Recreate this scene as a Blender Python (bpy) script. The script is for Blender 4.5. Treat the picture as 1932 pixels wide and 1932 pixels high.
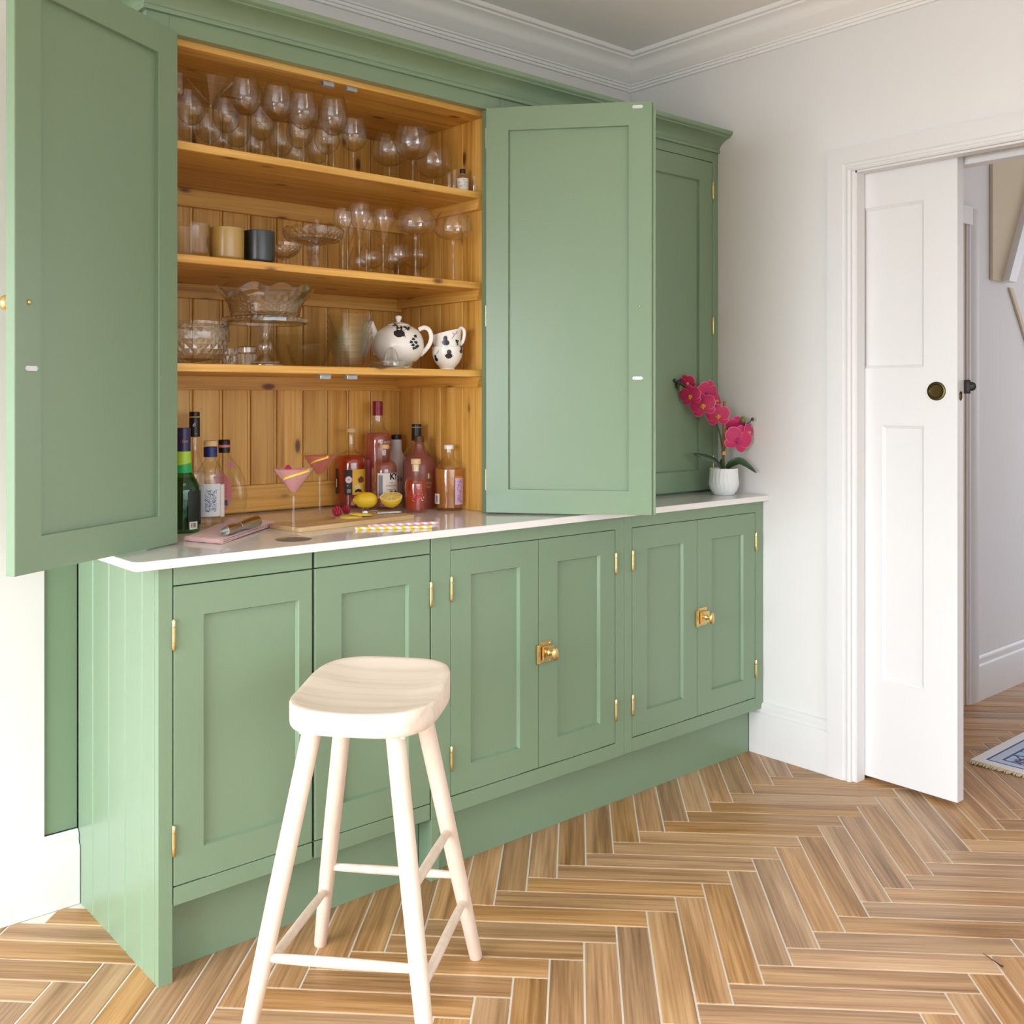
import bpy, bmesh, math, random
from math import sin, cos, pi, radians, sqrt, atan2
from mathutils import Vector, Matrix
random.seed(7)
for o in list(bpy.data.objects):
    bpy.data.objects.remove(o, do_unlink=True)
scene = bpy.context.scene
COL = scene.collection

# ---------------------------------------------------------------- camera
F_PX, YAW, HY, CAMH, CAMX, CAMY, CX = 1920.33, 0.8562, 750.6, 1.2372, -0.8509, -2.0853, 950.7
FW = Vector((cos(YAW), sin(YAW), 0.0)); RT = Vector((sin(YAW), -cos(YAW), 0.0)); UP = Vector((0, 0, 1))
CAM = Vector((CAMX, CAMY, CAMH))
cd = bpy.data.cameras.new('camera'); cam = bpy.data.objects.new('camera', cd); COL.objects.link(cam)
cd.sensor_width = 36.0; cd.lens = 36.0 * F_PX / 1932.0
cd.shift_x = (966 - CX) / 1932.0; cd.shift_y = -(966 - HY) / 1932.0
cd.clip_start = 0.05; cd.clip_end = 60
cam.location = CAM; cam.rotation_euler = (pi / 2, 0, YAW - pi / 2)
scene.camera = cam

def ray(px, py): return FW + RT * ((px - CX) / F_PX) + UP * ((HY - py) / F_PX)
def W(px, py, ax, val):
    """photo pixel -> point on the plane axis=val"""
    d = ray(px, py); i = 'XYZ'.index(ax); t = (val - CAM[i]) / d[i]
    return CAM + d * t
def dep(P): return (Vector(P) - CAM).dot(FW)

# ---------------------------------------------------------------- world, lights, exposure
world = bpy.data.worlds.new('sky'); scene.world = world; world.use_nodes = True
wn = world.node_tree.nodes; wbg = wn['Background']
wbg.inputs[1].default_value = 1.0
wtc = wn.new('ShaderNodeTexCoord'); wsx = wn.new('ShaderNodeSeparateXYZ'); wrp = wn.new('ShaderNodeValToRGB')
wrp.color_ramp.elements[0].position = .48; wrp.color_ramp.elements[0].color = (.80, .82, .82, 1)
wrp.color_ramp.elements[1].position = .52; wrp.color_ramp.elements[1].color = (1.2, 1.35, 1.5, 1)
wmr = wn.new('ShaderNodeMapRange'); wmr.inputs['From Min'].default_value = -1
wl_ = world.node_tree.links.new
wl_(wtc.outputs['Generated'], wsx.inputs[0]); wl_(wsx.outputs[2], wmr.inputs['Value']); wl_(wmr.outputs[0], wrp.inputs['Fac']); wl_(wrp.outputs[0], wbg.inputs[0])
def area(name, loc, rot, sx, sy, power, col):
    l = bpy.data.lights.new(name, 'AREA'); l.shape = 'RECTANGLE'; l.size = sx; l.size_y = sy
    l.energy = power; l.color = col
    o = bpy.data.objects.new(name, l); o.location = loc; o.rotation_euler = rot; COL.objects.link(o); return o
def spread(o, deg): o.data.spread = radians(deg)
# sky light falls into the room at a downward slant, so the upper walls mostly get bounced light
spread(area('daylight_glazed_doors', (-4.02, -1.32, 1.15), (0, radians(-54), 0), 2.0, 3.3, 222, (0.86, 0.92, 1.0)), 110)
spread(area('daylight_garden_window', (-0.2, -4.72, 1.25), (radians(53), 0, 0), 4.2, 2.0, 42, (0.88, 0.93, 1.0)), 112)
spread(area('daylight_rooflight', (-.55, -1.75, 2.53), (0, 0, 0), 1.3, 1.0, 17, (0.90, 0.95, 1.0)), 120)
area('daylight_hall_window', (5.9, -1.3, 1.4), (0, radians(80), 0), 1.6, 1.6, 19, (0.97, 0.90, 1.0))
vs = scene.view_settings
vs.view_transform = 'Standard'; vs.look = 'None'; vs.gamma = 1.0; vs.exposure = 0.03; vs.use_curve_mapping = False
cy = scene.cycles
cy.max_bounces = 10; cy.diffuse_bounces = 5; cy.glossy_bounces = 5; cy.transmission_bounces = 10
cy.transparent_max_bounces = 64; cy.caustics_reflective = False; cy.caustics_refractive = False
cy.sample_clamp_indirect = 6.0; cy.use_denoising = True; cy.blur_glossy = 0.0

# ---------------------------------------------------------------- mesh helpers
class MB:
    def __init__(s): s.v = []; s.f = []
    def add(s, vs_, fs, M=None):
        b = len(s.v)
        for p in vs_:
            p = Vector(p)
            if M is not None: p = M @ p
            s.v.append(p)
        for f in fs: s.f.append(tuple(b + i for i in f))
        return s
    def box(s, x0, x1, y0, y1, z0, z1, M=None):
        return s.add([(x0,y0,z0),(x1,y0,z0),(x1,y1,z0),(x0,y1,z0),(x0,y0,z1),(x1,y0,z1),(x1,y1,z1),(x0,y1,z1)],
                     [(0,3,2,1),(4,5,6,7),(0,1,5,4),(1,2,6,5),(2,3,7,6),(3,0,4,7)], M)
    def cbox(s, x0, x1, y0, y1, z0, z1, c, M=None):
        """box with chamfered edges"""
        if c <= 0: return s.box(x0,x1,y0,y1,z0,z1,M)
        vs_ = []; idx = {}
        X=(x0,x1); Y=(y0,y1); Z=(z0,z1)
        for i in (0,1):
            for j in (0,1):
                for k in (0,1):
                    sx = c if i == 0 else -c; sy = c if j == 0 else -c; sz = c if k == 0 else -c
                    idx[i,j,k,0] = len(vs_); vs_.append((X[i], Y[j]+sy, Z[k]+sz))
                    idx[i,j,k,1] = len(vs_); vs_.append((X[i]+sx, Y[j], Z[k]+sz))
                    idx[i,j,k,2] = len(vs_); vs_.append((X[i]+sx, Y[j]+sy, Z[k]))
        fs = []
        g = lambda i,j,k,a: idx[i,j,k,a]
        for i in (0,1):
            q=[g(i,0,0,0),g(i,1,0,0),g(i,1,1,0),g(i,0,1,0)]; fs.append(q if i else q[::-1])
        for j in (0,1):
            q=[g(0,j,0,1),g(0,j,1,1),g(1,j,1,1),g(1,j,0,1)]; fs.append(q if j else q[::-1])
        for k in (0,1):
            q=[g(0,0,k,2),g(1,0,k,2),g(1,1,k,2),g(0,1,k,2)]; fs.append(q if k else q[::-1])
        for i in (0,1):
            for j in (0,1): fs.append([g(i,j,0,0),g(i,j,1,0),g(i,j,1,1),g(i,j,0,1)])
            for k in (0,1): fs.append([g(i,0,k,0),g(i,1,k,0),g(i,1,k,2),g(i,0,k,2)])
        for j in (0,1):
            for k in (0,1): fs.append([g(0,j,k,1),g(1,j,k,1),g(1,j,k,2),g(0,j,k,2)])
        for i in (0,1):
            for j in (0,1):
                for k in (0,1): fs.append([g(i,j,k,0),g(i,j,k,1),g(i,j,k,2)])
        return s.add(vs_, fs, M)
    def prism(s, poly, axis, a, b, M=None):
        """2D polygon extruded along an axis. poly coordinates are the two other axes in xyz order"""
        n = len(poly)
        def mk(p, t):
            return {'x': (t, p[0], p[1]), 'y': (p[0], t, p[1]), 'z': (p[0], p[1], t)}[axis]
        vs_ = [mk(p, a) for p in poly] + [mk(p, b) for p in poly]
        fs = [tuple(range(n))[::-1], tuple(range(n, 2*n))] + [(i, (i+1) % n, n+(i+1) % n, n+i) for i in range(n)]
        return s.add(vs_, fs, M)
    def lathe(s, prof, n=32, c=(0,0,0), M=None, rfun=None, close=False, dia=None):
        """prof: list of (r,z); rfun(angle,i)->multiplier"""
        vs_ = []; fs = []; rings = []
        for i, (r, z) in enumerate(prof):
            if r <= 1e-6:
                rings.append([len(vs_)]); vs_.append((c[0], c[1], c[2]+z))
            else:
                ring = []
                for k in range(n):
                    a = 2*pi*k/n; m = rfun(a, i) if rfun else 1.0
                    if isinstance(m, tuple): rr, dz = r*m[0], m[1]
                    else: rr, dz = r*m, 0
                    ring.append(len(vs_)); vs_.append((c[0]+rr*cos(a), c[1]+rr*sin(a), c[2]+z+dz))
                rings.append(ring)
        pairs = list(zip(rings, rings[1:]))
        if close: pairs.append((rings[-1], rings[0]))
        for ri, (A, B) in enumerate(pairs):
            if len(A) == 1 and len(B) == 1: continue
            if dia and dia[0] <= ri < dia[1] and len(A) > 1 and len(B) > 1:
                # pyramid (diamond cut) relief: split each quad along its valley
                for k in range(n):
                    k2 = (k+1) % n
                    if (k+ri+dia[2]) % 2 == 0: fs += [(A[k], A[k2], B[k2]), (A[k], B[k2], B[k])]
                    else: fs += [(A[k], A[k2], B[k]), (A[k2], B[k2], B[k])]
                continue
            for k in range(n):
                k2 = (k+1) % n
                if len(A) == 1: fs.append((A[0], B[k2], B[k]))
                elif len(B) == 1: fs.append((A[k], A[k2], B[0]))
                else: fs.append((A[k], A[k2], B[k2], B[k]))
        if not close:
            if len(rings[0]) > 1: fs.append(tuple(rings[0][::-1]))
            if len(rings[-1]) > 1: fs.append(tuple(rings[-1]))
        return s.add(vs_, fs, M)
    def sweep(s, pts, radii, n=10, caps=True, squash=None, M=None):
        pts = [Vector(p) for p in pts]
        if not hasattr(radii, '__len__'): radii = [radii]*len(pts)
        up = None; rings = []; vs_ = []
        for i, p in enumerate(pts):
            if i == 0: t = pts[1]-pts[0]
            elif i == len(pts)-1: t = pts[-1]-pts[-2]
            else: t = (pts[i+1]-pts[i]).normalized() + (pts[i]-pts[i-1]).normalized()
            t.normalize()
            if up is None:
                up = Vector((0,0,1)) if abs(t.z) < .9 else Vector((1,0,0))
            a = t.cross(up).normalized(); b = a.cross(t).normalized(); up = b
            ring = []
            for k in range(n):
                th = 2*pi*k/n; ra = radii[i]; rb = radii[i]*(squash if squash else 1)
                ring.append(len(vs_)); vs_.append(p + a*cos(th)*ra + b*sin(th)*rb)
            rings.append(ring)
        fs = []
        for A, B in zip(rings, rings[1:]):
            for k in range(n): fs.append((A[k], A[(k+1)%n], B[(k+1)%n], B[k]))
        if caps: fs.append(tuple(rings[0][::-1])); fs.append(tuple(rings[-1]))
        return s.add(vs_, fs, M)
    def grid(s, fn, nu, nv, M=None):
        vs_ = [fn(i/nu, j/nv) for j in range(nv+1) for i in range(nu+1)]
        fs = [(j*(nu+1)+i, j*(nu+1)+i+1, (j+1)*(nu+1)+i+1, (j+1)*(nu+1)+i) for j in range(nv) for i in range(nu)]
        return s.add(vs_, fs, M)
    def sphere(s, c, rx, ry=None, rz=None, n=16, m=10, M=None):
        ry = ry or rx; rz = rz or rx
        prof = [(sin(pi*i/m), -cos(pi*i/m)) for i in range(m+1)]
        prof[0] = (0, -1); prof[-1] = (0, 1)
        T = Matrix.Translation(Vector(c)) @ Matrix.Diagonal((rx, ry, rz, 1))
        if M is not None: T = M @ T
        return s.lathe(prof, n, (0,0,0), T)
    def mesh(s, name, smooth=35):
        me = bpy.data.meshes.new(name)
        me.from_pydata([tuple(v) for v in s.v], [], s.f); me.update()
        bm = bmesh.new(); bm.from_mesh(me)
        bmesh.ops.recalc_face_normals(bm, faces=bm.faces)
        if smooth:
            lim = radians(smooth)
            for f in bm.faces: f.smooth = True
            for e in bm.edges:
                if len(e.link_faces) == 2:
                    if e.calc_face_angle(0) > lim: e.smooth = False
                else: e.smooth = True
        bm.to_mesh(me); bm.free(); return me

def obj(name, mb, m, parent=None, label=None, cat=None, group=None, kind=None, origin=None, smooth=35, loc=None, rotz=0):
    """verts are in the parent's frame (or world when there is none); origin moves the object's origin"""
    if origin is not None:
        o3 = Vector(origin); mb.v = [v - o3 for v in mb.v]
    me = mb.mesh(name, smooth) if isinstance(mb, MB) else mb
    o = bpy.data.objects.new(name, me); COL.objects.link(o)
    if m is not None and not me.materials: me.materials.append(M[m] if isinstance(m, str) else m)
    if origin is not None: o.location = origin
    if loc is not None: o.location = loc
    if rotz: o.rotation_euler = (0, 0, rotz)
    if parent is not None: o.parent = parent
    if label: o['label'] = label
    if cat: o['category'] = cat
    if group: o['group'] = group
    if kind: o['kind'] = kind
    return o
def thing(name, label, cat, loc=(0,0,0), rotz=0, group=None, kind=None):
    o = bpy.data.objects.new(name, None); COL.objects.link(o)
    o.empty_display_size = 0.05
    o.location = loc; o.rotation_euler = (0, 0, rotz)
    if label: o['label'] = label
    if cat: o['category'] = cat
    if group: o['group'] = group
    if kind: o['kind'] = kind
    return o
def copytree(o, parent=None):
    c = o.copy(); COL.objects.link(c)
    if parent is not None: c.parent = parent
    for ch in list(o.children): copytree(ch, c)
    return c

# ---------------------------------------------------------------- materials
M = {}
def s2l(c):
    if isinstance(c, str):
        c = tuple(int(c[i:i+2], 16)/255 for i in (1, 3, 5))
    return tuple(x/12.92 if x <= .04045 else ((x+.055)/1.055)**2.4 for x in c)
def newmat(name):
    m = bpy.data.materials.new(name); m.use_nodes = True; nt = m.node_tree
    b = nt.nodes['Principled BSDF']; M[name] = m
    return m, nt, b
def mat(name, col, rough=.5, metal=0, spec=.5, bump=None, emit=None, coat=0, sub=0, trans=0, sheen=0):
    m, nt, b = newmat(name)
    c = s2l(col) if isinstance(col, str) else col
    b.inputs['Base Color'].default_value = (*c, 1); b.inputs['Roughness'].default_value = rough
    b.inputs['Metallic'].default_value = metal; b.inputs['Specular IOR Level'].default_value = spec
    if coat: b.inputs['Coat Weight'].default_value = coat
    if sub:
        b.inputs['Subsurface Weight'].default_value = sub; b.inputs['Subsurface Radius'].default_value = (.01, .006, .004)
    if sheen: b.inputs['Sheen Weight'].default_value = sheen
    if bump:
        tc = nt.nodes.new('ShaderNodeTexCoord'); n = nt.nodes.new('ShaderNodeTexNoise'); bp = nt.nodes.new('ShaderNodeBump')
        n.inputs['Scale'].default_value = bump[0]; n.inputs['Detail'].default_value = 3
        bp.inputs['Strength'].default_value = bump[1]; bp.inputs['Distance'].default_value = bump[2] if len(bump) > 2 else .002
        nt.links.new(tc.outputs['Object'], n.inputs['Vector']); nt.links.new(n.outputs['Fac'], bp.inputs['Height'])
        nt.links.new(bp.outputs['Normal'], b.inputs['Normal'])
    return m
def ramp(nt, stops):
    r = nt.nodes.new('ShaderNodeValToRGB'); el = r.color_ramp.elements
    while len(el) < len(stops): el.new(.5)
    for e, (p, c) in zip(el, stops):
        e.position = p; e.color = (*(s2l(c) if isinstance(c, str) else c), 1)
    return r
def wood(name, stops, axis, rough=.5, scale=1.0, knots=True, knotcol='#5a2f14', vary=.12, coat=0, grain=.5, hue=0.0, kfreq=(9.0, 3.6)):
    """grain runs along `axis` of the object; each object gets its own offset and tint"""
    m, nt, b = newmat(name); L = nt.links.new; N = nt.nodes.new
    tc = N('ShaderNodeTexCoord'); oi = N('ShaderNodeObjectInfo')
    off = N('ShaderNodeVectorMath'); off.operation = 'SCALE'; off.inputs[0].default_value = (31.7, 17.3, 23.9)
    L(oi.outputs['Random'], off.inputs['Scale'])
    ad = N('ShaderNodeVectorMath'); ad.operation = 'ADD'; L(tc.outputs['Object'], ad.inputs[0]); L(off.outputs[0], ad.inputs[1])
    sc = [22*scale]*3; sc['xyz'.index(axis)] = 1.1*scale
    mp = N('ShaderNodeMapping'); mp.inputs['Scale'].default_value = sc; L(ad.outputs[0], mp.inputs['Vector'])
    n1 = N('ShaderNodeTexNoise'); n1.inputs['Scale'].default_value = 1.0; n1.inputs['Detail'].default_value = 5; n1.inputs['Distortion'].default_value = .9
    L(mp.outputs[0], n1.inputs['Vector'])
    sc2 = [150*scale]*3; sc2['xyz'.index(axis)] = 4*scale
    mp2 = N('ShaderNodeMapping'); mp2.inputs['Scale'].default_value = sc2; L(ad.outputs[0], mp2.inputs['Vector'])
    n2 = N('ShaderNodeTexNoise'); n2.inputs['Scale'].default_value = 1.0; n2.inputs['Detail'].default_value = 3
    L(mp2.outputs[0], n2.inputs['Vector'])
    mx = N('ShaderNodeMix'); mx.data_type = 'FLOAT'; mx.inputs[0].default_value = .35*grain*2
    L(n1.outputs['Fac'], mx.inputs[2]); L(n2.outputs['Fac'], mx.inputs[3])
    r = ramp(nt, stops); L(mx.outputs[0], r.inputs['Fac'])
    colr = r.outputs['Color']
    if knots:
        sc3 = [kfreq[0]*scale]*3; sc3['xyz'.index(axis)] = kfreq[1]*scale
        mp3 = N('ShaderNodeMapping'); mp3.inputs['Scale'].default_value = sc3; L(ad.outputs[0], mp3.inputs['Vector'])
        vo = N('ShaderNodeTexVoronoi'); vo.inputs['Scale'].default_value = 1.0; L(mp3.outputs[0], vo.inputs['Vector'])
        kr = ramp(nt, [(0.0, (1,1,1)), (0.09, (.85,.85,.85)), (0.145, (0.14,.14,.14)), (.26, (0,0,0))]); L(vo.outputs['Distance'], kr.inputs['Fac'])
        km = N('ShaderNodeMix'); km.data_type = 'RGBA'; L(kr.outputs['Color'], km.inputs[0]); L(colr, km.inputs[6])
        km.inputs[7].default_value = (*s2l(knotcol), 1); colr = km.outputs[2]
    hv = N('ShaderNodeHueSaturation'); mr = N('ShaderNodeMapRange')
    L(oi.outputs['Random'], mr.inputs['Value']); mr.inputs['To Min'].default_value = 1-vary; mr.inputs['To Max'].default_value = 1+vary
    L(mr.outputs[0], hv.inputs['Value']); L(colr, hv.inputs['Color'])
    if hue:
        m2 = N('ShaderNodeMapRange'); mo = N('ShaderNodeMath'); mo.operation = 'FRACT'; mm = N('ShaderNodeMath'); mm.operation = 'MULTIPLY'; mm.inputs[1].default_value = 13.7
        L(oi.outputs['Random'], mm.inputs[0]); L(mm.outputs[0], mo.inputs[0]); L(mo.outputs[0], m2.inputs['Value'])
        m2.inputs['To Min'].default_value = 1-hue*4; m2.inputs['To Max'].default_value = 1+hue*3
        L(m2.outputs[0], hv.inputs['Saturation'])
    L(hv.outputs[0], b.inputs['Base Color'])
    bp = N('ShaderNodeBump'); bp.inputs['Strength'].default_value = .12; bp.inputs['Distance'].default_value = .001
    L(n2.outputs['Fac'], bp.inputs['Height']); L(bp.outputs[0], b.inputs['Normal'])
    b.inputs['Roughness'].default_value = rough
    if coat: b.inputs['Coat Weight'].default_value = coat; b.inputs['Coat Roughness'].default_value = .15
    return m
def thin_glass(name, tint=(.992,.994,.992), base=.045, gain=.92, power=5.0, rough=.0, body=None, bodyamt=0.0, refl=(1,1,1), edge=.66, refract=0.0, epow=5.0):
    """clear glass wall: tinted straight transmission and a facing-dependent mirror"""
    m = bpy.data.materials.new(name); m.use_nodes = True; nt = m.node_tree; nt.nodes.clear(); M[name] = m
    N = nt.nodes.new; L = nt.links.new
    out = N('ShaderNodeOutputMaterial'); tr = N('ShaderNodeBsdfTransparent'); gl = N('ShaderNodeBsdfGlossy')
    tr.inputs[0].default_value = (*tint, 1); gl.inputs[0].default_value = (*refl, 1); gl.inputs['Roughness'].default_value = rough
    lw = N('ShaderNodeLayerWeight'); lw.inputs['Blend'].default_value = .5
    pw = N('ShaderNodeMath'); pw.operation = 'POWER'; pw.inputs[1].default_value = power; L(lw.outputs['Facing'], pw.inputs[0])
    ma = N('ShaderNodeMath'); ma.operation = 'MULTIPLY_ADD'; ma.inputs[1].default_value = gain; ma.inputs[2].default_value = base; ma.use_clamp = True
    L(pw.outputs[0], ma.inputs[0])
    # the wall is thicker along a grazing sight line, so it absorbs more there
    p2 = N('ShaderNodeMath'); p2.operation = 'POWER'; p2.inputs[1].default_value = epow; L(lw.outputs['Facing'], p2.inputs[0])
    mc = N('ShaderNodeMix'); mc.data_type = 'RGBA'; L(p2.outputs[0], mc.inputs[0]); mc.inputs[6].default_value = (*tint, 1); mc.inputs[7].default_value = (*(c*edge for c in tint), 1)
    L(mc.outputs[2], tr.inputs[0])
    src = tr.outputs[0]
    if body:
        df = N('ShaderNodeBsdfDiffuse'); df.inputs[0].default_value = (*body, 1)
        tl = N('ShaderNodeBsdfTranslucent'); tl.inputs[0].default_value = (*body, 1)
        a0 = N('ShaderNodeMixShader'); a0.inputs[0].default_value = .5; L(df.outputs[0], a0.inputs[1]); L(tl.outputs[0], a0.inputs[2])
        m0 = N('ShaderNodeMixShader'); m0.inputs[0].default_value = bodyamt; L(tr.outputs[0], m0.inputs[1]); L(a0.outputs[0], m0.inputs[2])
        src = m0.outputs[0]
    mx = N('ShaderNodeMixShader'); L(ma.outputs[0], mx.inputs[0]); L(src, mx.inputs[1]); L(gl.outputs[0], mx.inputs[2])
    res = mx.outputs[0]
    if refract:
        rg = N('ShaderNodeBsdfGlass'); rg.inputs['Roughness'].default_value = 0; rg.inputs['IOR'].default_value = 1.5; rg.inputs[0].default_value = (.99, .99, .97, 1)
        m9 = N('ShaderNodeMixShader'); m9.inputs[0].default_value = refract; L(res, m9.inputs[1]); L(rg.outputs[0], m9.inputs[2]); res = m9.outputs[0]
    L(res, out.inputs['Surface']); return m

mat('green_paint', '#7b9377', .28, spec=.5, bump=(260, .05, .001))
mat('white_paint', '#e0dfde', .45, bump=(60, .04, .001))
mat('wall_paint', '#e4e3e1', .75, bump=(90, .06, .001))
mat('ceiling_paint', '#efeeec', .85)
mat('plaster_white', '#f2f1ef', .6)
mat('quartz', '#e9e7e4', .09, spec=.55)
mat('grout', '#ddd7cb', .8)
mat('brass', '#dcc286', .27, metal=1, bump=(300, .05))
mat('aged_brass', '#57492b', .35, metal=1)
mat('steel', '#b9b8b4', .22, metal=1)
mat('plastic_grey', '#a9abab', .35, metal=.6)
mat('dark', '#1b1a18', .6)
mat('plate_zinc', '#d3d6d8', .3, metal=.3)
wood('pine', [(.27, '#9a6a2a'), (.42, '#cf9945'), (.55, '#e3b15a'), (.70, '#efc678')], 'z', .42, 1.0, True, '#5b2d12', .10, coat=.15, kfreq=(13.0, 5.5))
wood('pine_x', [(.27, '#9a6a2a'), (.42, '#cf9945'), (.55, '#e3b15a'), (.70, '#efc678')], 'x', .42, 1.0, True, '#5b2d12', .10, coat=.15, kfreq=(13.0, 5.5))
wood('pine_y', [(.27, '#9a6a2a'), (.42, '#cf9945'), (.55, '#e3b15a'), (.70, '#efc678')], 'y', .42, 1.0, True, '#5b2d12', .10, coat=.15, kfreq=(13.0, 5.5))
wood('oak_tile', [(.28, '#74522f'), (.43, '#9c734a'), (.54, '#b68c5f'), (.70, '#cda678')], 'x', .36, 1.0, False, '#6b4a30', .15, hue=.03, grain=.62)
wood('beech', [(.25, '#cdb8a4'), (.5, '#e2d2c1'), (.75, '#ecdfd2')], 'x', .45, .8, False, vary=.02, grain=.4)
wood('beech_z', [(.25, '#cbb5a0'), (.5, '#dac7b5'), (.75, '#e4d5c7')], 'z', .45, .8, False, vary=.03, grain=.4)
wood('board_wood', [(.2, '#b08a5c'), (.5, '#d0ae7e'), (.8, '#dfc59b')], 'x', .5, 1.2, False, vary=.02)
thin_glass('glass')
thin_glass('fine_glass', edge=.93)
thin_glass('cut_glass', (.97,.97,.955), .10, .90, 2.6, .0, edge=.45, epow=3.0)
thin_glass('tint_glass', (.975,.988,.982), .045, .94, 5.0, .0, edge=.55, epow=5.0)

# ================================================================ SETTING
XW, YB = 2.154, 0.617            # right wall face, back wall face
ZCEIL = 2.545
YL = 0.497                       # face of the wall left of the dresser
def struct(name, mb, m, label, parent=None, cat=None, **k):
    return obj(name, mb, m, parent, label if parent is None else None, cat if parent is None else None, None, 'structure' if parent is None else None, **k)

# ---- floor: herringbone of wood-look planks, each plank a part
fl = struct('floor', MB().box(-4.2, 6.2, -4.9, 0.9, -0.06, -0.0016), 'grout', 'pale grout bed of the herringbone floor', cat='floor')
S_, M_, BX, BY = 0.1069, 0.3149, 2.193, -0.4561
PW, PL = S_/sqrt(2), M_*sqrt(2); G = .0044
ud = Vector((1, -1, 0))/sqrt(2); vd = Vector((-1, -1, 0))/sqrt(2)
plank_mb = MB().cbox(-PL/2+G/2, PL/2-G/2, -PW/2+G/2, PW/2-G/2, -.009, 0, .0009)
plank_me = plank_mb.mesh('plank', 0); plank_me.materials.append(M['oak_tile'])
cand = []
for k in range(-4, 9):
    for i in range(-40, 50):
        B = Vector((BX - S_*i, BY - 2*M_*k, 0))
        for kind in (0, 1):
            c = B - ud*PL/2 + vd*PW/2 if kind == 0 else B + ud*PW/2 + vd*PL/2
            if c.y > .80 or c.x > 4.6 or c.x < -2.6 or c.y < -4.4: continue
            if c.y > .20 and .25 < c.x < 2.15: continue
            if c.y > .5 and c.x > 0: continue
            d = dep(c)
            vis = False
            if d > .35:
                px = CX + F_PX*((c-CAM).dot(RT))/d; py = HY + F_PX*CAMH/d
                mg = 330/d
                vis = -mg < px < 1932+mg and py < 1932+mg*.8
            cand.append((d if vis else 100+abs(d), c, kind, vis))
cand.sort(key=lambda t: t[0])
rest = MB(); npl = 0
for d, c, kind, vis in cand:
    rz = -pi/4 if kind == 0 else pi/4
    if random.random() < .5: rz += pi
    if vis and npl < 296:
        p = bpy.data.objects.new('plank', plank_me); COL.objects.link(p); p.parent = fl
        p.location = (c.x, c.y, random.uniform(-.0003, 0)); p.rotation_euler = (0, 0, rz); npl += 1
    else:
        rest.add(plank_mb.v, plank_mb.f, Matrix.Translation(c) @ Matrix.Rotation(rz, 4, 'Z'))
rp = obj('plank_field', rest, 'oak_tile', fl, kind='stuff', smooth=0)

# ---- walls
wb = MB().box(-.079, XW, YB, .80, 2.10, 2.75)
wb.box(-.079, XW, .700, .80, 0, 2.10)
struct('wall_back', wb, 'wall_paint', 'cream back wall showing above the green dresser', cat='wall')
struct('wall_chimney', MB().box(-4.1, -.079, YL, .80, 0, 2.75), 'wall_paint', 'white wall beside the beaded end panel of the dresser', cat='wall')
HALLT = .15
wr = MB()
DY1 = -.352                       # doorway jamb (pocket side)
DY0 = -1.30
wr.box(XW, XW+.045, DY1, .80, 0, 2.75)          # room leaf of the pocket wall
wr.box(XW+.095, XW+HALLT, DY1, .80, 0, 2.75)
wr.box(XW, XW+HALLT, DY0, DY1, 2.03, 2.75)
wr.box(XW, XW+HALLT, -4.9, DY0, 0, 2.75)
struct('wall_right', wr, 'wall_paint', 'off-white wall with the sliding door opening', cat='wall')
struct('ceiling', MB().box(-4.25, XW+.2, -4.95, .8, ZCEIL, ZCEIL+.1), 'ceiling_paint', 'plain white plaster ceiling', cat='ceiling')
wl = MB()
wl.box(-4.25, -4.1, -4.95, -3.0, 0, 2.75); wl.box(-4.25, -4.1, .36, .8, 0, 2.75); wl.box(-4.25, -4.1, -3.0, .36, 2.2, 2.75); wl.box(-4.25, -4.1, -3.0, .36, 0, .05)
struct('wall_left', wl, 'wall_paint', 'white wall around the glazed garden doors', cat='wall')
wf = MB()
wf.box(-4.2, -2.3, -4.95, -4.8, 0, 2.75); wf.box(1.9, XW, -4.95, -4.8, 0, 2.75); wf.box(-2.3, 1.9, -4.95, -4.8, 0, .22); wf.box(-2.3, 1.9, -4.95, -4.8, 2.28, 2.75)
struct('wall_front', wf, 'wall_paint', 'white wall around the wide garden window', cat='wall')
# hall beyond
hy_ = -.202
struct('wall_hall', MB().box(XW+HALLT, 6.1, hy_+.002, hy_+.1, 0, 2.75), 'wall_paint', 'pale hall wall seen through the doorway', cat='wall')
struct('wall_hall_side', MB().box(XW+HALLT, 6.1, -2.4, -2.3, 0, 2.75), 'wall_paint', 'far side wall of the hall beyond the doorway', cat='wall')
struct('ceiling_hall', MB().box(XW+.2, 6.2, -2.5, .0, 2.6, 2.7), 'ceiling_paint', 'white ceiling of the hall', cat='ceiling')

# ---- baseboards
def skirt(prof_h=.178):
    # (depth out of the wall, height)
    return [(0, 0), (.020, 0), (.020, .136), (.0185, .141), (.012, .146), (.0105, .156), (.012, .166), (.009, .173), (.004, prof_h), (0, prof_h)]
sk = skirt()
mb = MB().prism([(YL - d, z) for d, z in sk], 'x', -4.1, -.002)
struct('baseboard_left', mb, 'white_paint', 'tall white moulded skirting left of the dresser', cat='baseboard')
mb = MB().prism([(XW - d, z) for d, z in sk], 'y', -.262, .045)
struct('baseboard_right', mb, 'white_paint', 'tall white moulded skirting between dresser and door casing', cat='baseboard')
mb = MB().prism([(hy_ - d, z) for d, z in sk], 'x', 3.324, 6.1)
struct('baseboard_hall', mb, 'white_paint', 'moulded skirting along the hall wall', cat='baseboard')

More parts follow.
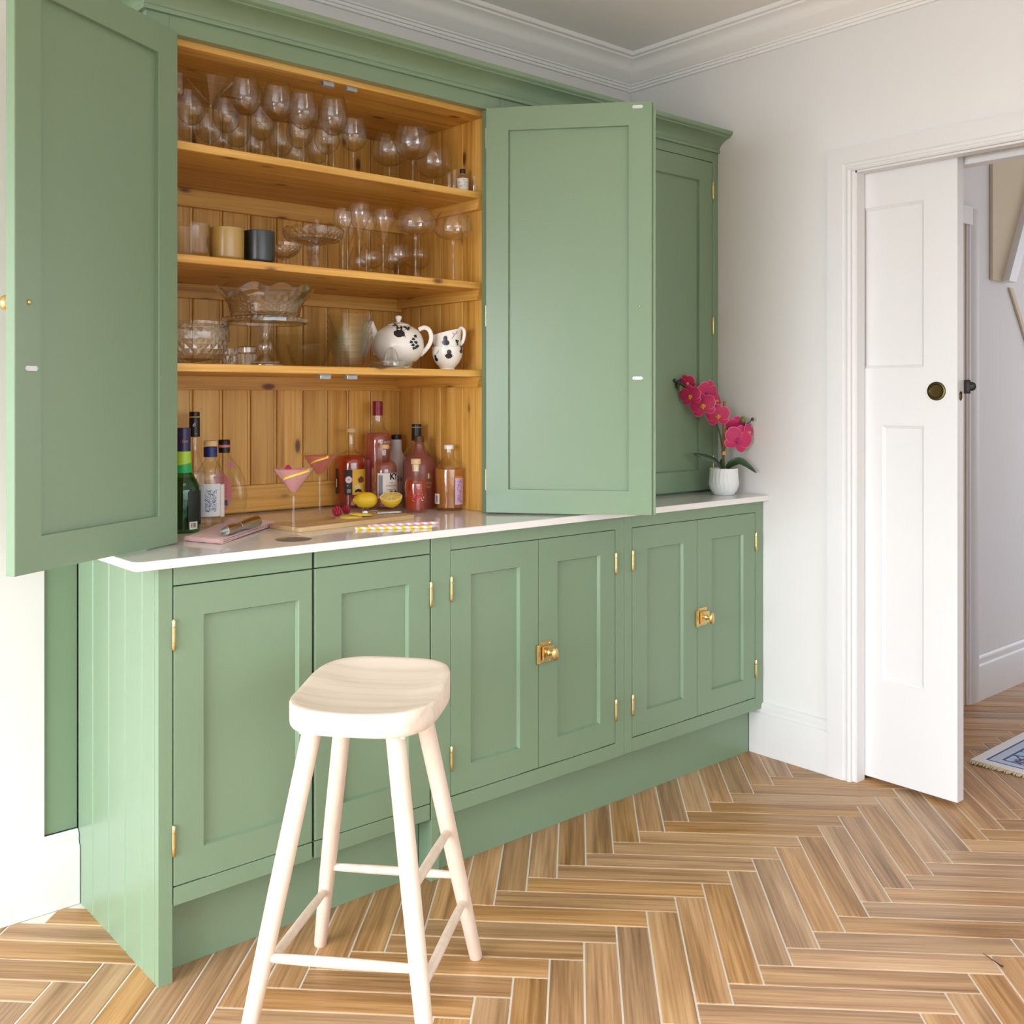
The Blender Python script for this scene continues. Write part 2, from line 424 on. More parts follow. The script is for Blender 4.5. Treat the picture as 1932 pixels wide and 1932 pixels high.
# ---- room cornice (coving), mitred in the corner
cprof = [(0, 2.436), (.010, 2.436), (.010, 2.4445), (.018, 2.4445), (.018, 2.4535), (.026, 2.4545), (.026, 2.459),
         (.032, 2.463), (.044, 2.474), (.058, 2.484), (.066, 2.494), (.071, 2.505), (.081, 2.515), (.094, 2.521), (.103, 2.524),
         (.103, 2.531), (.118, 2.531), (.121, 2.536), (.121, ZCEIL), (0, ZCEIL)]
def cornice(mb, prof, p0, p1, n, m0=0, m1=0):
    """profile (out,z) along p0->p1, n = outward direction; m0,m1 = mitre shift per unit out"""
    p0 = Vector(p0); p1 = Vector(p1); t = (p1-p0).normalized(); n = Vector(n); k = len(prof)
    vs_ = [p0 + n*o + t*(o*m0) + UP*z for o, z in prof] + [p1 + n*o + t*(o*m1) + UP*z for o, z in prof]
    fs = [tuple(range(k)), tuple(range(k, 2*k))[::-1]] + [(i, (i+1) % k, k+(i+1) % k, k+i) for i in range(k)]
    mb.add(vs_, fs)
mb = MB(); cornice(mb, cprof, (-.079, YB, 0), (XW, YB, 0), (0, -1, 0), 0, -1)
struct('trim_1', mb, 'plaster_white', 'white plaster cornice running above the dresser', cat='cornice', smooth=25)
mb = MB(); cornice(mb, cprof, (XW, YB, 0), (XW, -4.8, 0), (-1, 0, 0), 1, 0)
struct('trim_2', mb, 'plaster_white', 'white plaster cornice above the sliding door', cat='cornice', smooth=25)

# ---- door casing, jamb, sliding door
TR = thing('trim_3', 'white moulded casing framing the sliding door', 'door casing', (XW, DY1, 0), kind='structure')
ZI = 1.968
# casing section: across the face from the opening (0) outwards, with projections
cas = [(0, 0), (0, .016), (.006, .020), (.010, .020), (.014, .016), (.022, .016), (.026, .020), (.072, .022), (.080, .022), (.080, 0)]
mb = MB(); mb.prism([(-p, .010 + u) for u, p in cas], 'z', 0, ZI)
# mitred corner: prism for upright up to ZI, then extend sloping with head
obj('casing_upright', MB().add(
    [( -p, .010+u, 0) for u, p in cas] + [(-p, .010+u, ZI+u) for u, p in cas],
    [tuple(range(len(cas)))[::-1], tuple(range(len(cas), 2*len(cas)))] + [(i, (i+1) % len(cas), len(cas)+(i+1) % len(cas), len(cas)+i) for i in range(len(cas))]), 'white_paint', TR, smooth=20)
obj('casing_head', MB().add(
    [(-p, .010+u, ZI+u) for u, p in cas] + [(-p, -1.10, ZI+u) for u, p in cas],
    [tuple(range(len(cas)))[::-1], tuple(range(len(cas), 2*len(cas)))] + [(i, (i+1) % len(cas), len(cas)+(i+1) % len(cas), len(cas)+i) for i in range(len(cas))]), 'white_paint', TR, smooth=20)
obj('jamb', MB().box(-.004, .043, -.006, .012, 0, ZI+.002), 'white_paint', TR)
obj('head_jamb', MB().box(-.004, .040, -1.10, .0, ZI-.006, ZI+.062), 'white_paint', TR)
obj('head_jamb', MB().box(.098, .150, -1.10, .0, ZI-.018, ZI+.062), 'white_paint', TR)
obj('track', MB().box(.042, .096, -1.10, .0, ZI+.030, ZI+.045), 'dark', TR)

DOORX0, DOORX1 = 2.200, 2.240
DR = thing('door_1', 'white panelled sliding door pulled part way out of its pocket', 'door', (DOORX0, -.660, 0), kind='structure')
zb, zt = .013, ZI+.026
ds = []   # raised-and-fielded: stiles/rails proud of panels
t0, t1 = 0.0, .040
yR, yL = 0.0, .78                   # right edge (leading) and far inside pocket, local y
S1 = .105                           # leading stile width
U0, U1 = 1.332, 1.852               # upper panel z range
L0, L1 = .332, 1.150                # lower panels
YM0, YM1 = .245, .285               # centre muntin between the lower panels
fr = MB()
fr.box(t0, t1, yR, S1, zb, zt)                      # leading stile
fr.box(t0, t1, .675, yL, zb, zt)
fr.box(t0, t1, S1, .675, zb, L0); fr.box(t0, t1, S1, .675, L1, U0); fr.box(t0, t1, S1, .675, U1, zt)
fr.box(t0, t1, YM0, .535, L0, L1)
obj('door_frame', fr, 'white_paint', DR)
def mould(mb, y0, y1, z0, z1, x, w=.010, d=.009):
    # four mitred quarter strips inside a panel opening, face at x, depth d
    for (a, b, c, e) in (((y0,z0),(y1,z0),(y1-w,z0+w),(y0+w,z0+w)), ((y1,z0),(y1,z1),(y1-w,z1-w),(y1-w,z0+w)),
                         ((y1,z1),(y0,z1),(y0+w,z1-w),(y1-w,z1-w)), ((y0,z1),(y0,z0),(y0+w,z0+w),(y0+w,z1-w))):
        p = [(x+.002, *a), (x+.002, *b), (x+d, *c), (x+d, *e)]
        q = [(x+d+.004, *a), (x+d+.004, *b), (x+d+.004, *c), (x+d+.004, *e)]
        mb.add(p+q, [(0,1,2,3),(7,6,5,4),(0,4,5,1),(1,5,6,2),(2,6,7,3),(3,7,4,0)])
for (y0, y1, z0, z1) in ((S1, .675, U0, U1), (S1, YM0, L0, L1), (.535, .675, L0, L1)):
    obj('panel', MB().box(.010, .030, y0, y1, z0, z1), 'white_paint', DR)
    mm = MB(); mould(mm, y0, y1, z0, z1, 0); obj('panel_moulding', mm, 'white_paint', DR)
pc = W(1767, 738, 'X', DOORX0); ly = pc.y + .660
Mx = Matrix.Translation((0, ly, pc.z)) @ Matrix.Rotation(-pi/2, 4, 'Y')
pull = MB().lathe([(0, .0012), (.012, .0006), (.0195, .0010), (.0210, .0030), (.0225, .0044), (.0265, .0046), (.0285, .0034), (.029, .0004), (.029, -.001)], 40, (0,0,0), Mx)
obj('finger_pull', pull, 'aged_brass', DR)
Mx2 = Matrix.Translation((.020, -.0005, 1.243)) @ Matrix.Rotation(pi/2, 4, 'X') @ Matrix.Diagonal((.6, 1, 1, 1))
obj('edge_pull', MB().lathe([(0, .001), (.009, .001), (.0105, .0025), (.014, .002), (.0145, 0)], 24, (0,0,0), Mx2), 'aged_brass', DR)
obj('latch', MB().cbox(.040, .046, -.020, .0, 1.250, 1.292, .002).sphere((.050, -.020, 1.272), .010, .014, .014, 14, 10), 'dark', DR, smooth=50)
obj('floor_guide', MB().cbox(.012, .030, .338, .36, 0, .012, .002), 'plastic_grey', DR)

# ---- hall door casing and stair
HC = thing('trim_4', 'narrow casing of a closed hall door', 'door casing', (3.324, hy_, 0), kind='structure')
n2 = [(0,0),(-.075,0),(-.105,0)]
obj('casing_upright', MB().prism([(0,0),(0,-.022),(-.050,-.020),(-.056,-.016),(-.070,-.016),(-.076,-.010),(-.084,-.010),(-.084,0)], 'z', 0, 2.003), 'white_paint', HC)
obj('casing_head', MB().box(-.95, -.0, -.020, 0, 1.935, 2.008), 'white_paint', HC)
mat('hall_door', '#cbb394', .5)
obj('door_leaf', MB().box(-.90, -.086, -.006, 0, 0, 1.935), 'hall_door', HC)
ST = thing('stair_soffit', 'boxed underside of the stairs with a sloping white stringer and a painted shadow line', 'stairs', (3.475, hy_, 1.73))
mat('stair_wall_and_shadow', '#d3c4a8', .7)
obj('spandrel', MB().prism([(0.0, 0.0), (.095, 0.0), (.60, .87), (0, .87)], 'y', -.012, 0), 'stair_wall_and_shadow', ST)
obj('string_and_shadow', MB().prism([(.090, 0.0), (.165, .0), (.67, .87), (.595, .87)], 'y', -.040, -.0), 'white_paint', ST)
obj('string_and_shadow', MB().prism([(.175, -.02), (.205, -.02), (.76, -.75), (.73, -.75)], 'y', -.008, 0), 'stair_wall_and_shadow', ST)  # shadow line on the hall wall, painted as a thin beige band

# ================================================================ DRESSER
GP = 'green_paint'
def hinge(parent, x, z, yf, h=.062, horiz=None):
    """brass butt hinge: knuckle barrel with tips and joints, standing proud of the frame"""
    mb = MB(); r = .0042
    yy = yf - .0028
    mb.lathe([(0, -h/2-.003), (.0026, -h/2-.002), (.0036, -h/2), (r, -h/2+.001), (r, -h/2+.014), (r*.8, -h/2+.0145), (r, -h/2+.015), (r, h/2-.015), (r*.8, h/2-.0145), (r, h/2-.014), (r, h/2-.001), (.0036, h/2), (.0026, h/2+.002), (0, h/2+.003)], 12, (x, yy, z))
    return obj('hinge', mb, 'brass', parent)
def shaker(parent, x0, x1, z0, z1, rx0, rx1, rz0, rz1, yf, t=.022, depth=.010, name='door'):
    """inset door: frame of stiles and rails, recessed panel as a sub-part"""
    b = .0012; mb = MB()
    mb.cbox(x0, rx0, yf, yf+t, z0, z1, b); mb.cbox(rx1, x1, yf, yf+t, z0, z1, b)
    mb.box(rx0-b, rx1+b, yf, yf+t, z0, rz0); mb.box(rx0-b, rx1+b, yf, yf+t, rz1, z1)
    d = obj(name, mb, GP, parent)
    pm = MB().box(rx0-.004, rx1+.004, yf+depth, yf+t-.002, rz0-.004, rz1+.004)
    # sloped bead round the panel
    w = .0035
    for (a, bb, c, e) in (((rx0,rz0),(rx1,rz0),(rx1-w,rz0+w),(rx0+w,rz0+w)), ((rx1,rz0),(rx1,rz1),(rx1-w,rz1-w),(rx1-w,rz0+w)),
                         ((rx1,rz1),(rx0,rz1),(rx0+w,rz1-w),(rx1-w,rz1-w)), ((rx0,rz1),(rx0,rz0),(rx0+w,rz0+w),(rx0+w,rz1-w))):
        p = [(a[0], yf+.0015, a[1]), (bb[0], yf+.0015, bb[1]), (c[0], yf+depth, c[1]), (e[0], yf+depth, e[1])]
        q = [(v[0], yf+depth+.001, v[2]) for v in p]
        pm.add(p+q, [(0,1,2,3),(7,6,5,4),(0,4,5,1),(1,5,6,2),(2,6,7,3),(3,7,4,0)])
    obj('panel', pm, GP, d, smooth=0)
    return d
# ---- base unit with beaded end panel
B1 = thing('base_cabinet', 'green base cabinet with beaded end panel, behind the wooden stool', 'cabinet')
gy = [.0, .089, .187, .288, .393, .4985]
for a, b in zip(gy, gy[1:]):
    c = .005
    if a == 0: pts = [(0, 0), (.020, 0), (.020, b), (.004, b), (0, b-c)]
    else: pts = [(0, a+c), (.004, a), (.020, a), (.020, b), (.004, b), (0, b-c)]
    if a == 0:
        # front board carries a fine quirk bead next to the corner
        pts = [(0, 0), (.030, 0), (.030, .021), (.020, .021), (.020, b), (.004, b), (0, b-c), (0, .0225), (.002, .021), (0, .0195)]
    obj('end_board', MB().prism(pts, 'z', 0, .879), GP, B1, smooth=20)
for (x0, x1, r0, r1, hs) in ((.033, .3665, .101, .331, 'L'), (.3735, .7085, .447, .6415, 'R')):
    obj('top_strip', MB().cbox(x0, x1, 0, .022, .8395, .8795, .001), GP, B1)
    obj('bottom_strip', MB().cbox(x0, x1, 0, .022, .1605, .1995, .001), GP, B1)
    d = shaker(B1, x0, x1, .2020, .8370, r0, r1, .270, .770, 0)
    hx = x0-.001 if hs == 'L' else x1+.0015
    for z in (.736, .300): hinge(d, hx, z, 0)
obj('carcass', MB().box(.031, .709, .023, .476, .1600, .8790), GP, B1)
obj('plinth', MB().box(.0302, .709, .052, .072, 0, .159), GP, B1)
# ---- two framed base units
def latch(parent, x, z, yf):
    """brass cupboard catch: two screwed plates, case, oval turn knob"""
    p = MB()
    p.cbox(x-.012, x+.0005, yf-.008, yf, z-.029, z+.025, .001)          # keeper
    p.cbox(x+.0015, x+.046, yf-.003, yf, z-.028, z+.030, .001)          # base plate
    p.cbox(x+.003, x+.046, yf-.015, yf-.003, z-.020, z+.019, .0015)     # raised case
    for sx in (.006, .040):
        for sz in (-.024, .025):
            p.sphere((x+sx, yf-.0035, z+sz), .0026, .0018, .0026, 8, 5)
    for sz in (-.025, .021): p.sphere((x-.006, yf-.0085, z+sz), .0026, .0018, .0026, 8, 5)
    o = obj('latch', p, 'brass', parent, smooth=30)
    Mk = Matrix.Translation((x+.027, yf-.015, z)) @ Matrix.Rotation(pi/2, 4, 'X') @ Matrix.Diagonal((.75, 1.15, 1, 1))
    k = MB().lathe([(.009, 0), (.007, .003), (.005, .008), (.005, .014), (.009, .018), (.0155, .021), (.0165, .0235), (.014, .027), (.007, .029), (0, .0295)], 24, (0,0,0), Mk)
    k.sweep([(x+.027, yf-.0145, z), (x+.027, yf-.022, z)], .005, 10)
    obj('latch_knob', k, 'brass', parent, smooth=50)
    return o
def base_unit(name_label, xa, xb, sl, xm, sr, rl, rr, leftpanel=False):
    t = thing('base_cabinet', name_label, 'cabinet', group=None)
    f = MB()
    obj('stile', MB().cbox(xa+.0004, sl, 0, .022, .159, .879, .0008), GP, t)
    obj('stile', MB().cbox(sr, xb-.0004, 0, .022, .159, .879, .0008), GP, t)
    obj('top_rail', MB().box(sl, sr, .0002, .022, .8425, .879), GP, t)
    obj('bottom_rail', MB().box(sl, sr, .0002, .022, .159, .2005), GP, t)
    obj('carcass', MB().box(xa+.001, xb-.001, .0235, .60, .160, .8785), GP, t)
    da = shaker(t, sl+.0018, xm-.001, .2030, .8405, *rl, .2735, .772, 0)
    db = shaker(t, xm+.001, sr-.0018, .2030, .8405, *rr, .2735, .772, 0)
    for z in (.742, .302): hinge(da, sl+.0005, z, 0); hinge(db, sr-.0005, z, 0)
    latch(db, xm, .523, 0)
    return t
B2 = base_unit('green two-door base cabinet in the middle, its brass catch nearer the stool', .712, 1.440, .7755, 1.0875, 1.4015, (.844, 1.016), (1.161, 1.3345))
obj('stile_foot', MB().cbox(.712, .738, 0, .45, 0, .1588, .0008), GP, B2)
obj('plinth', MB().box(.739, 1.4395, .0465, .066, 0, .159), GP, B2)
B3 = base_unit('green two-door base cabinet under the orchid, next to the white wall', 1.440, 2.152, 1.4755, 1.790, 2.1085, (1.5455, 1.720), (1.867, 2.040))
obj('plinth', MB().box(1.4395, 2.133, .0465, .066, 0, .159), GP, B3)

# ---- worktop
pts = []
R_ = .016
for k in range(7):
    a = pi + pi/2*k/6; pts.append((-.059+R_+R_*cos(a), -.024+R_+R_*sin(a)))
pts += [(2.1535, -.024), (2.1535, .690), (.002, .690), (.002, .494), (-.059, .494)]
mb = MB().prism(pts, 'z', .8805, .900)
wt = obj('worktop', mb, 'quartz', None, 'polished white stone worktop along the green base cabinets', 'worktop', smooth=30)
bv = wt.modifiers.new('bevel', 'BEVEL'); bv.width = .0018; bv.segments = 2; bv.limit_method = 'ANGLE'

# ---- green filler on the wall and upper units
obj('filler_board', MB().box(-.0785, -.0005, .5035, .5200, .178, 2.10), GP, None, 'narrow green board on the wall behind the beaded end panel', 'filler board')
YU = .193
U = thing('drinks_cupboard', 'tall green drinks cupboard with pine interior and wide open doors', 'cabinet')
ZT = 2.080
XO0, XO1 = .104, 1.0615
obj('stile', MB().cbox(.050, XO0, YU, YU+.026, .9005, 2.121, .0008), GP, U)
obj('stile', MB().cbox(XO1, 1.1085, YU, YU+.026, .9005, 2.121, .0008), GP, U)
obj('top_rail', MB().box(XO0, XO1, YU+.0003, YU+.026, ZT, 2.121), GP, U)
obj('side_panel', MB().box(.050, .068, YU+.026, .688, .9005, 2.10), GP, U)
obj('back_panel', MB().box(.068, 1.108, .680, .688, .9005, 2.10), GP, U)
obj('top_panel', MB().box(.068, 1.108, YU+.026, .652, 2.086, 2.10), GP, U)
YBK = .660; XS = 1.074; YC = .6415
jx = [XO0-.01, .193, .281, .369, .459, .547, .632, .721, .808, .885, .967, XS+.006]
for a, b in zip(jx, jx[1:]):
    # tongue-and-groove board with bead and quirk on its right edge
    pts = [(a+.0008, YBK+.002), (a+.003, YBK), (b-.0115, YBK), (b-.0105, YBK+.0028), (b-.009, YBK+.0005), (b-.0055, YBK-.0006), (b-.002, YBK+.0008), (b-.0004, YBK+.003), (b-.0004, YBK+.018), (a+.0008, YBK+.018)]
    obj('back_board', MB().prism(pts, 'z', .901, 2.0652), 'pine', U, smooth=25)
sy = [.2195, .325, .435, .545, .6590]
for a, b in zip(sy, sy[1:]):
    obj('side_board', MB().cbox(XS, XS+.018, a+.0002, b-.0002, .9005, 2.085, .0012), 'pine', U)
    obj('side_board', MB().cbox(XO0-.018, XO0, a+.0002, b-.0002, .9005, 2.085, .0012), 'pine', U)
obj('inner_top', MB().cbox(XO0+.0005, XS-.0005, .2215, .6590, 2.0655, 2.0845, .0015), 'pine_x', U)
SH = {}
for nm, z in (('a', 1.8425), ('b', 1.5765), ('c', 1.3190)):
    SH[nm] = z
    obj('shelf', MB().cbox(XO0+.0005, XS-.0005, .2215, .6590, z-.0195, z, .0015), 'pine_x', U)
    obj('back_cleat', MB().cbox(XO0+.0005, XS-.0005, YC, .6592, z-.0195-(.050 if nm == 'a' else .040), z-.0197, .001), 'pine_x', U)
    hgt = .030
    obj('side_cleat', MB().prism([(.2235, z-.0197), (.2235, z-.026), (.232, z-.0197-hgt), (YC-.0005, z-.0197-hgt), (YC-.0005, z-.0197)], 'x', XS-.020, XS-.0002), 'pine_y', U)
    obj('side_cleat', MB().prism([(.2235, z-.0197), (.2235, z-.026), (.232, z-.0197-hgt), (YC-.0005, z-.0197-hgt), (YC-.0005, z-.0197)], 'x', XO0+.0002, XO0+.020), 'pine_y', U)
obj('back_rail', MB().cbox(XO0+.0005, XS-.0005, YC, .6592, .9050, .982, .0012), 'pine_x', U)
# magnetic catches
def catch(px, py, z):
    p = W(px, py, 'Y', .232); mb = MB(); x = p.x
    mb.cbox(x-.020, x+.020, .226, .234, z-.0025, z-.0002, .0006)
    mb.cbox(x-.016, x+.016, .224, .240, z-.0135, z-.0025, .001)
    for k in (-.0035, .0035): mb.box(x-.012, x+.012, .2225, .2245, z-.0085+k-.0012, z-.0085+k+.0012)
    obj('magnetic_catch', mb, 'plastic_grey', U)
catch(618, 158, 2.0655); catch(662, 168, 2.0655); catch(612, 709, 1.2995); catch(662, 710, 1.2995)

# open doors
DW, DT = .4765, .022
def updoor(hx, sgn, ang, lab):
    """door local frame: x runs from hinge to free edge, y = 0 outer face .. DT inner face"""
    z0, z1 = .9045, 2.0775
    st_, rt, rb = .066, .067, .068; b = .0012; mb = MB()
    def bx(mb, x0, x1, y0, y1, za, zb_, c=0):
        xs = sorted((sgn*x0, sgn*x1)); mb.cbox(xs[0], xs[1], y0, y1, za, zb_, c)
    bx(mb, 0, st_, 0, DT, z0, z1, b); bx(mb, DW-st_, DW, 0, DT, z0, z1, b)
    bx(mb, st_-b, DW-st_+b, 0, DT, z0, z0+rb); bx(mb, st_-b, DW-st_+b, 0, DT, z1-rt, z1)
    d = obj('door', mb, GP, U, loc=(hx, YU-.0005, 0), rotz=ang)
    pm = MB(); bx(pm, st_-.004, DW-st_+.004,   .006, .0110, z0+rb-.004, z1-rt+.004)
    obj('panel', pm, GP, d, smooth=0)
    for z in (1.99, 1.475, 1.0):
        h = MB().lathe([(0, -.033), (.003, -.032), (.004, -.030), (.004, .030), (.003, .032), (0, .033)], 10, (-sgn*.001, .0, z))
        h.box(*sorted((0, -sgn*.0012)), .002, .020, z-.03, z+.03)
        obj('hinge', h, 'brass', d)
    def plate(x, z, w=.030, hh=.0095):
        p = MB(); pts = []
        for k in range(8): a = -pi/2 + pi*k/7; pts.append((sgn*x + w/2 - hh/2 + hh/2*cos(a), z + hh/2*sin(a)))
        for k in range(8): a = pi/2 + pi*k/7; pts.append((sgn*x - w/2 + hh/2 + hh/2*cos(a), z + hh/2*sin(a)))
        p.prism(pts, 'y', DT, DT+.0015)
        for k in (-1, 1): p.sphere((sgn*x+k*.0105, DT+.0015, z), .0026, .0012, .0026, 8, 5)
        obj('catch_plate', p, 'plate_zinc', d)
    plate(DW-.040, 2.062); plate(DW-.040, 1.293)
    return d
def door_angle(hx, sgn, target_px):
    best = None
    for i in range(0, 1800):
        th = radians(90 + i*.05); a = -sgn*th
        p = Vector((hx, YU, 0)) + Matrix.Rotation(a, 3, 'Z') @ Vector((sgn*DW, DT, 0))
        d = dep(p)
        if d < .3: continue
        px = CX + F_PX*(p-CAM).dot(RT)/d
        e = abs(px-target_px)
        if best is None or e < best[0]: best = (e, a)
    return best[1]
aR = door_angle(XO1-.001, -1, 1229.5); aL = door_angle(XO0+.001, 1, 27.5)
aR = radians(130.2)
dR = updoor(XO1-.001, -1, aR, ''); dL = updoor(XO0+.001, 1, aL, '')
# knob on the left door's outer face with its fixing bolt showing inside, and a bolt on the right door
kb = Matrix.Translation((DW-.034, 0, 1.418)) @ Matrix.Rotation(pi/2, 4, 'X')
obj('knob', MB().lathe([(.010, 0), (.006, .004), (.006, .016), (.012, .021), (.0165, .028), (.015, .036), (.008, .041), (0, .042)], 24, (0,0,0), kb), 'brass', dL, smooth=50)
obj('knob_bolt', MB().sphere((DW-.034, DT+.0015, 1.418), .0048, .0035, .0048, 14, 8), 'brass', dL)
obj('rebate_lip', MB().cbox(-(DW+.0105), -(DW-.0005), .002, .013, .9045, 2.0750, .001), GP, dR)
obj('knob_bolt', MB().sphere((-(DW-.034), DT+.001, 1.497), .0035, .0025, .0035, 12, 8), 'brass', dR)

# right-hand closed upper unit
V = thing('wall_cupboard', 'tall closed green cupboard standing on the worktop behind the orchid', 'cabinet')
obj('stile', MB().cbox(2.1215, 2.1535, YU, YU+.026, .9005, 2.121, .0008), GP, V)
obj('stile', MB().cbox(1.109, 1.130, YU, YU+.026, .9005, 2.121, .0008), GP, V)
obj('top_rail', MB().box(1.130, 2.1215, YU+.0003, YU+.026, 2.0865, 2.121), GP, V)
obj('carcass', MB().box(1.112, 2.152, YU+.0275, .655, .9005, 2.10), GP, V)
shaker(V, 1.132, 1.6245, .909, 2.084, 1.204, 1.553, .979, 2.0125, YU)
dv = shaker(V, 1.6265, 2.1195, .909, 2.084, 1.698, 2.0475, .979, 2.0125, YU)
for z in (1.985, 1.497, 1.0): hinge(dv, 2.1205, z, YU)
# dresser cornice
dprof = [(0, 2.1212), (.0085, 2.1212), (.0095, 2.1240), (.0095, 2.1310), (.0065, 2.1335), (.0085, 2.140), (.0140, 2.148), (.0230, 2.1565), (.0345, 2.1635), (.0465, 2.1680),
         (.0540, 2.1690), (.0540, 2.1735), (.0580, 2.1745), (.0630, 2.1780), (.0650, 2.1830), (.0650, 2.1900), (0, 2.1900)]
mb = MB(); cornice(mb, dprof, (.050, YU, 0), (2.1535, YU, 0), (0, -1, 0), -1, 0)
cornice(mb, dprof, (.050, .60, 0), (.050, YU, 0), (-1, 0, 0), 0, 1)
mb.box(.0502, 2.1533, YU+.0002, .615, 2.1215, 2.1898)
obj('dresser_cornice', mb, GP, None, 'green moulded cornice along the top of the dresser', 'cornice', smooth=25)

# ================================================================ STOOL
sc0 = Vector((.290, -.354, 0)); su_ = Vector((.6462, -.7632, 0)); sv_ = Vector((-.7632, -.6462, 0))
srz = atan2(su_.y, su_.x)
# local frame: x = su (right), y = -sv (away from the camera)
SB = thing('bar_stool', 'pale wooden bar stool with a scooped seat and four splayed legs', 'stool', sc0, srz)
def superell(a, hu, hv, n=3.4):
    c, s = cos(a), sin(a)
    return (hu*abs(c)**(2/n)*(1 if c > 0 else -1), hv*abs(s)**(2/n)*(1 if s > 0 else -1))
HU, HV = .147, .177
SVO = .030
def seat_mesh():
    mb = MB(); n = 64; rings = []; vs_ = []
    def top(x, y):
        fx = x/HU; fy = y/HV; rho = min(1, (abs(fx)**3.4+abs(fy)**3.4)**(1/3.4))
        rim = .656 + .009*fy - .007*math.exp(-((fy+.25)/.38)**2)*abs(fx)**2 - .004*math.exp(-(fx/.45)**2)*max(0, -fy)**2
        return rim - .017*(1-rho**2.6)
    def ring(sc_, zf):
        r = []
        for k in range(n):
            x, y = superell(2*pi*k/n, HU, HV); x *= sc_; y *= sc_
            r.append(len(vs_)); vs_.append((x, y+SVO, zf(x, y)))
        return r
    cidx = len(vs_); vs_.append((0, SVO, top(0, 0)))
    for s_ in (.15, .3, .45, .6, .72, .83, .91, .965): rings.append(ring(s_, top))
    rings.append(ring(.99, lambda x, y: top(x, y)-.002))
    rings.append(ring(1.0, lambda x, y: top(x, y)-.007))
    rings.append(ring(1.0, lambda x, y: .612))
    rings.append(ring(.995, lambda x, y: .6025))
    rings.append(ring(.98, lambda x, y: .5985))
    fs = [(cidx, rings[0][k], rings[0][(k+1) % n]) for k in range(n)]
    for A, B in zip(rings, rings[1:]):
        for k in range(n): fs.append((A[k], B[k], B[(k+1) % n], A[(k+1) % n]))
    fs.append(tuple(rings[-1]))
    return mb.add(vs_, fs)
obj('seat', seat_mesh(), 'beech', SB, smooth=50)
for sgn in (-1, 1):
    obj('seat_batten', MB().cbox(-.105, .105, sgn*.092-.026, sgn*.092+.026, .5905, .5985, .002), 'beech', SB)
LB = {}
for n_, su, sv in (('bl', -1, 1), ('br', 1, 1), ('fl', -1, -1), ('fr', 1, -1)):
    b = Vector((su*.1795, sv*.2236, 0)); t = Vector((su*.082, sv*.1026, .6))
    LB[n_] = (b, t)
    mid = b.lerp(t, .55)
    mb = MB().sweep([b, b.lerp(t, .006), b.lerp(t, .30), mid, t.lerp(b, .02), t+Vector((0,0,.004))], [.0125, .0142, .0172, .0185, .0190, .0190], 20)
    obj('leg', mb, 'beech_z', SB, smooth=40)
def at(n_, z):
    b, t = LB[n_]; return b.lerp(t, z/.6)
def rung(a, za, b, zb_, r=.0092):
    p, q = at(a, za), at(b, zb_)
    d = (q-p).normalized()
    p = p + d*.012; q = q - d*.012
    pts = [p.lerp(q, k/8) for k in range(9)]
    rr = [r*.88, r*.97, r*1.03, r*1.06, r*1.06, r*1.06, r*1.03, r*.97, r*.88]
    obj('rung', MB().sweep(pts, rr, 14), 'beech_z', SB, smooth=40)
rung('fl', .195, 'fr', .198); rung('bl', .197, 'br', .199); rung('bl', .140, 'fl', .165); rung('br', .140, 'fr', .163); rung('br', .305, 'fr', .325)

# ================================================================ THINGS ON THE WORKTOP
def foot(px, py, z, r):
    """centre of a round base whose front edge shows at (px,py) on height z"""
    p = W(px, py, 'Z', z); d = Vector((p.x-CAM.x, p.y-CAM.y, 0)).normalized()
    return p + d*r
def upright(px, Y):
    p = W(px, HY, 'Y', Y); return Vector((p.x, p.y, 0))
def scale_at(p): return dep(p)/F_PX
def zpx(y, s): return CAMH - (y-HY)*s
def rad_at(prof, z):
    for (r0, z0), (r1, z1) in zip(prof, prof[1:]):
        if min(z0, z1) <= z <= max(z0, z1) and abs(z1-z0) > 1e-9:
            return r0 + (r1-r0)*(z-z0)/(z1-z0)
    return prof[-1][0]
def facing(p, off=0.0):
    """angle (world) from the axis at p toward the camera, plus an offset (radians; positive = to the right as seen)"""
    return atan2(CAM.y-p.y, CAM.x-p.x) + off
def wrap_patch(mb, prof, z0, z1, a0, a1, lift=.0006, n=14, m=6, thick=.0004, xs=1.0, ys=1.0):
    def P(u, v, l):
        z = z0+(z1-z0)*v; a = a0+(a1-a0)*u; r = rad_at(prof, z)+l
        return (r*cos(a)*xs, r*sin(a)*ys, z)
    mb.grid(lambda u, v: P(u, v, lift), n, m); mb.grid(lambda u, v: P(u, v, lift-thick), n, m)
TXT = {}
def text_geo(body, size, bold=0):
    cu = bpy.data.curves.new('t', 'FONT'); cu.offset = bold; cu.body = body; cu.size = size; cu.resolution_u = 2; cu.align_x = 'CENTER'; cu.align_y = 'CENTER'
    o = bpy.data.objects.new('t', cu); COL.objects.link(o); dg = bpy.context.evaluated_depsgraph_get()
    me = bpy.data.meshes.new_from_object(o.evaluated_get(dg))
    vs_ = [tuple(v.co) for v in me.vertices]; fs = [tuple(p.vertices) for p in me.polygons]
    bpy.data.objects.remove(o); bpy.data.curves.remove(cu); bpy.data.meshes.remove(me)
    return vs_, fs
def wrap_text(mb, prof, body, size, zc, ac, lift=.0011, vert=False, sx=1.0, shear=0.0, bold=0.0):
    vs_, fs = text_geo(body, size, bold); out = []
    for x, y, z in vs_:
        x = x*sx + shear*y
        if vert: x, y = -y, x
        zz = zc+y; r = rad_at(prof, zz)+lift; a = ac + x/r
        out.append((r*cos(a), r*sin(a), zz))
    mb.add(out, fs)
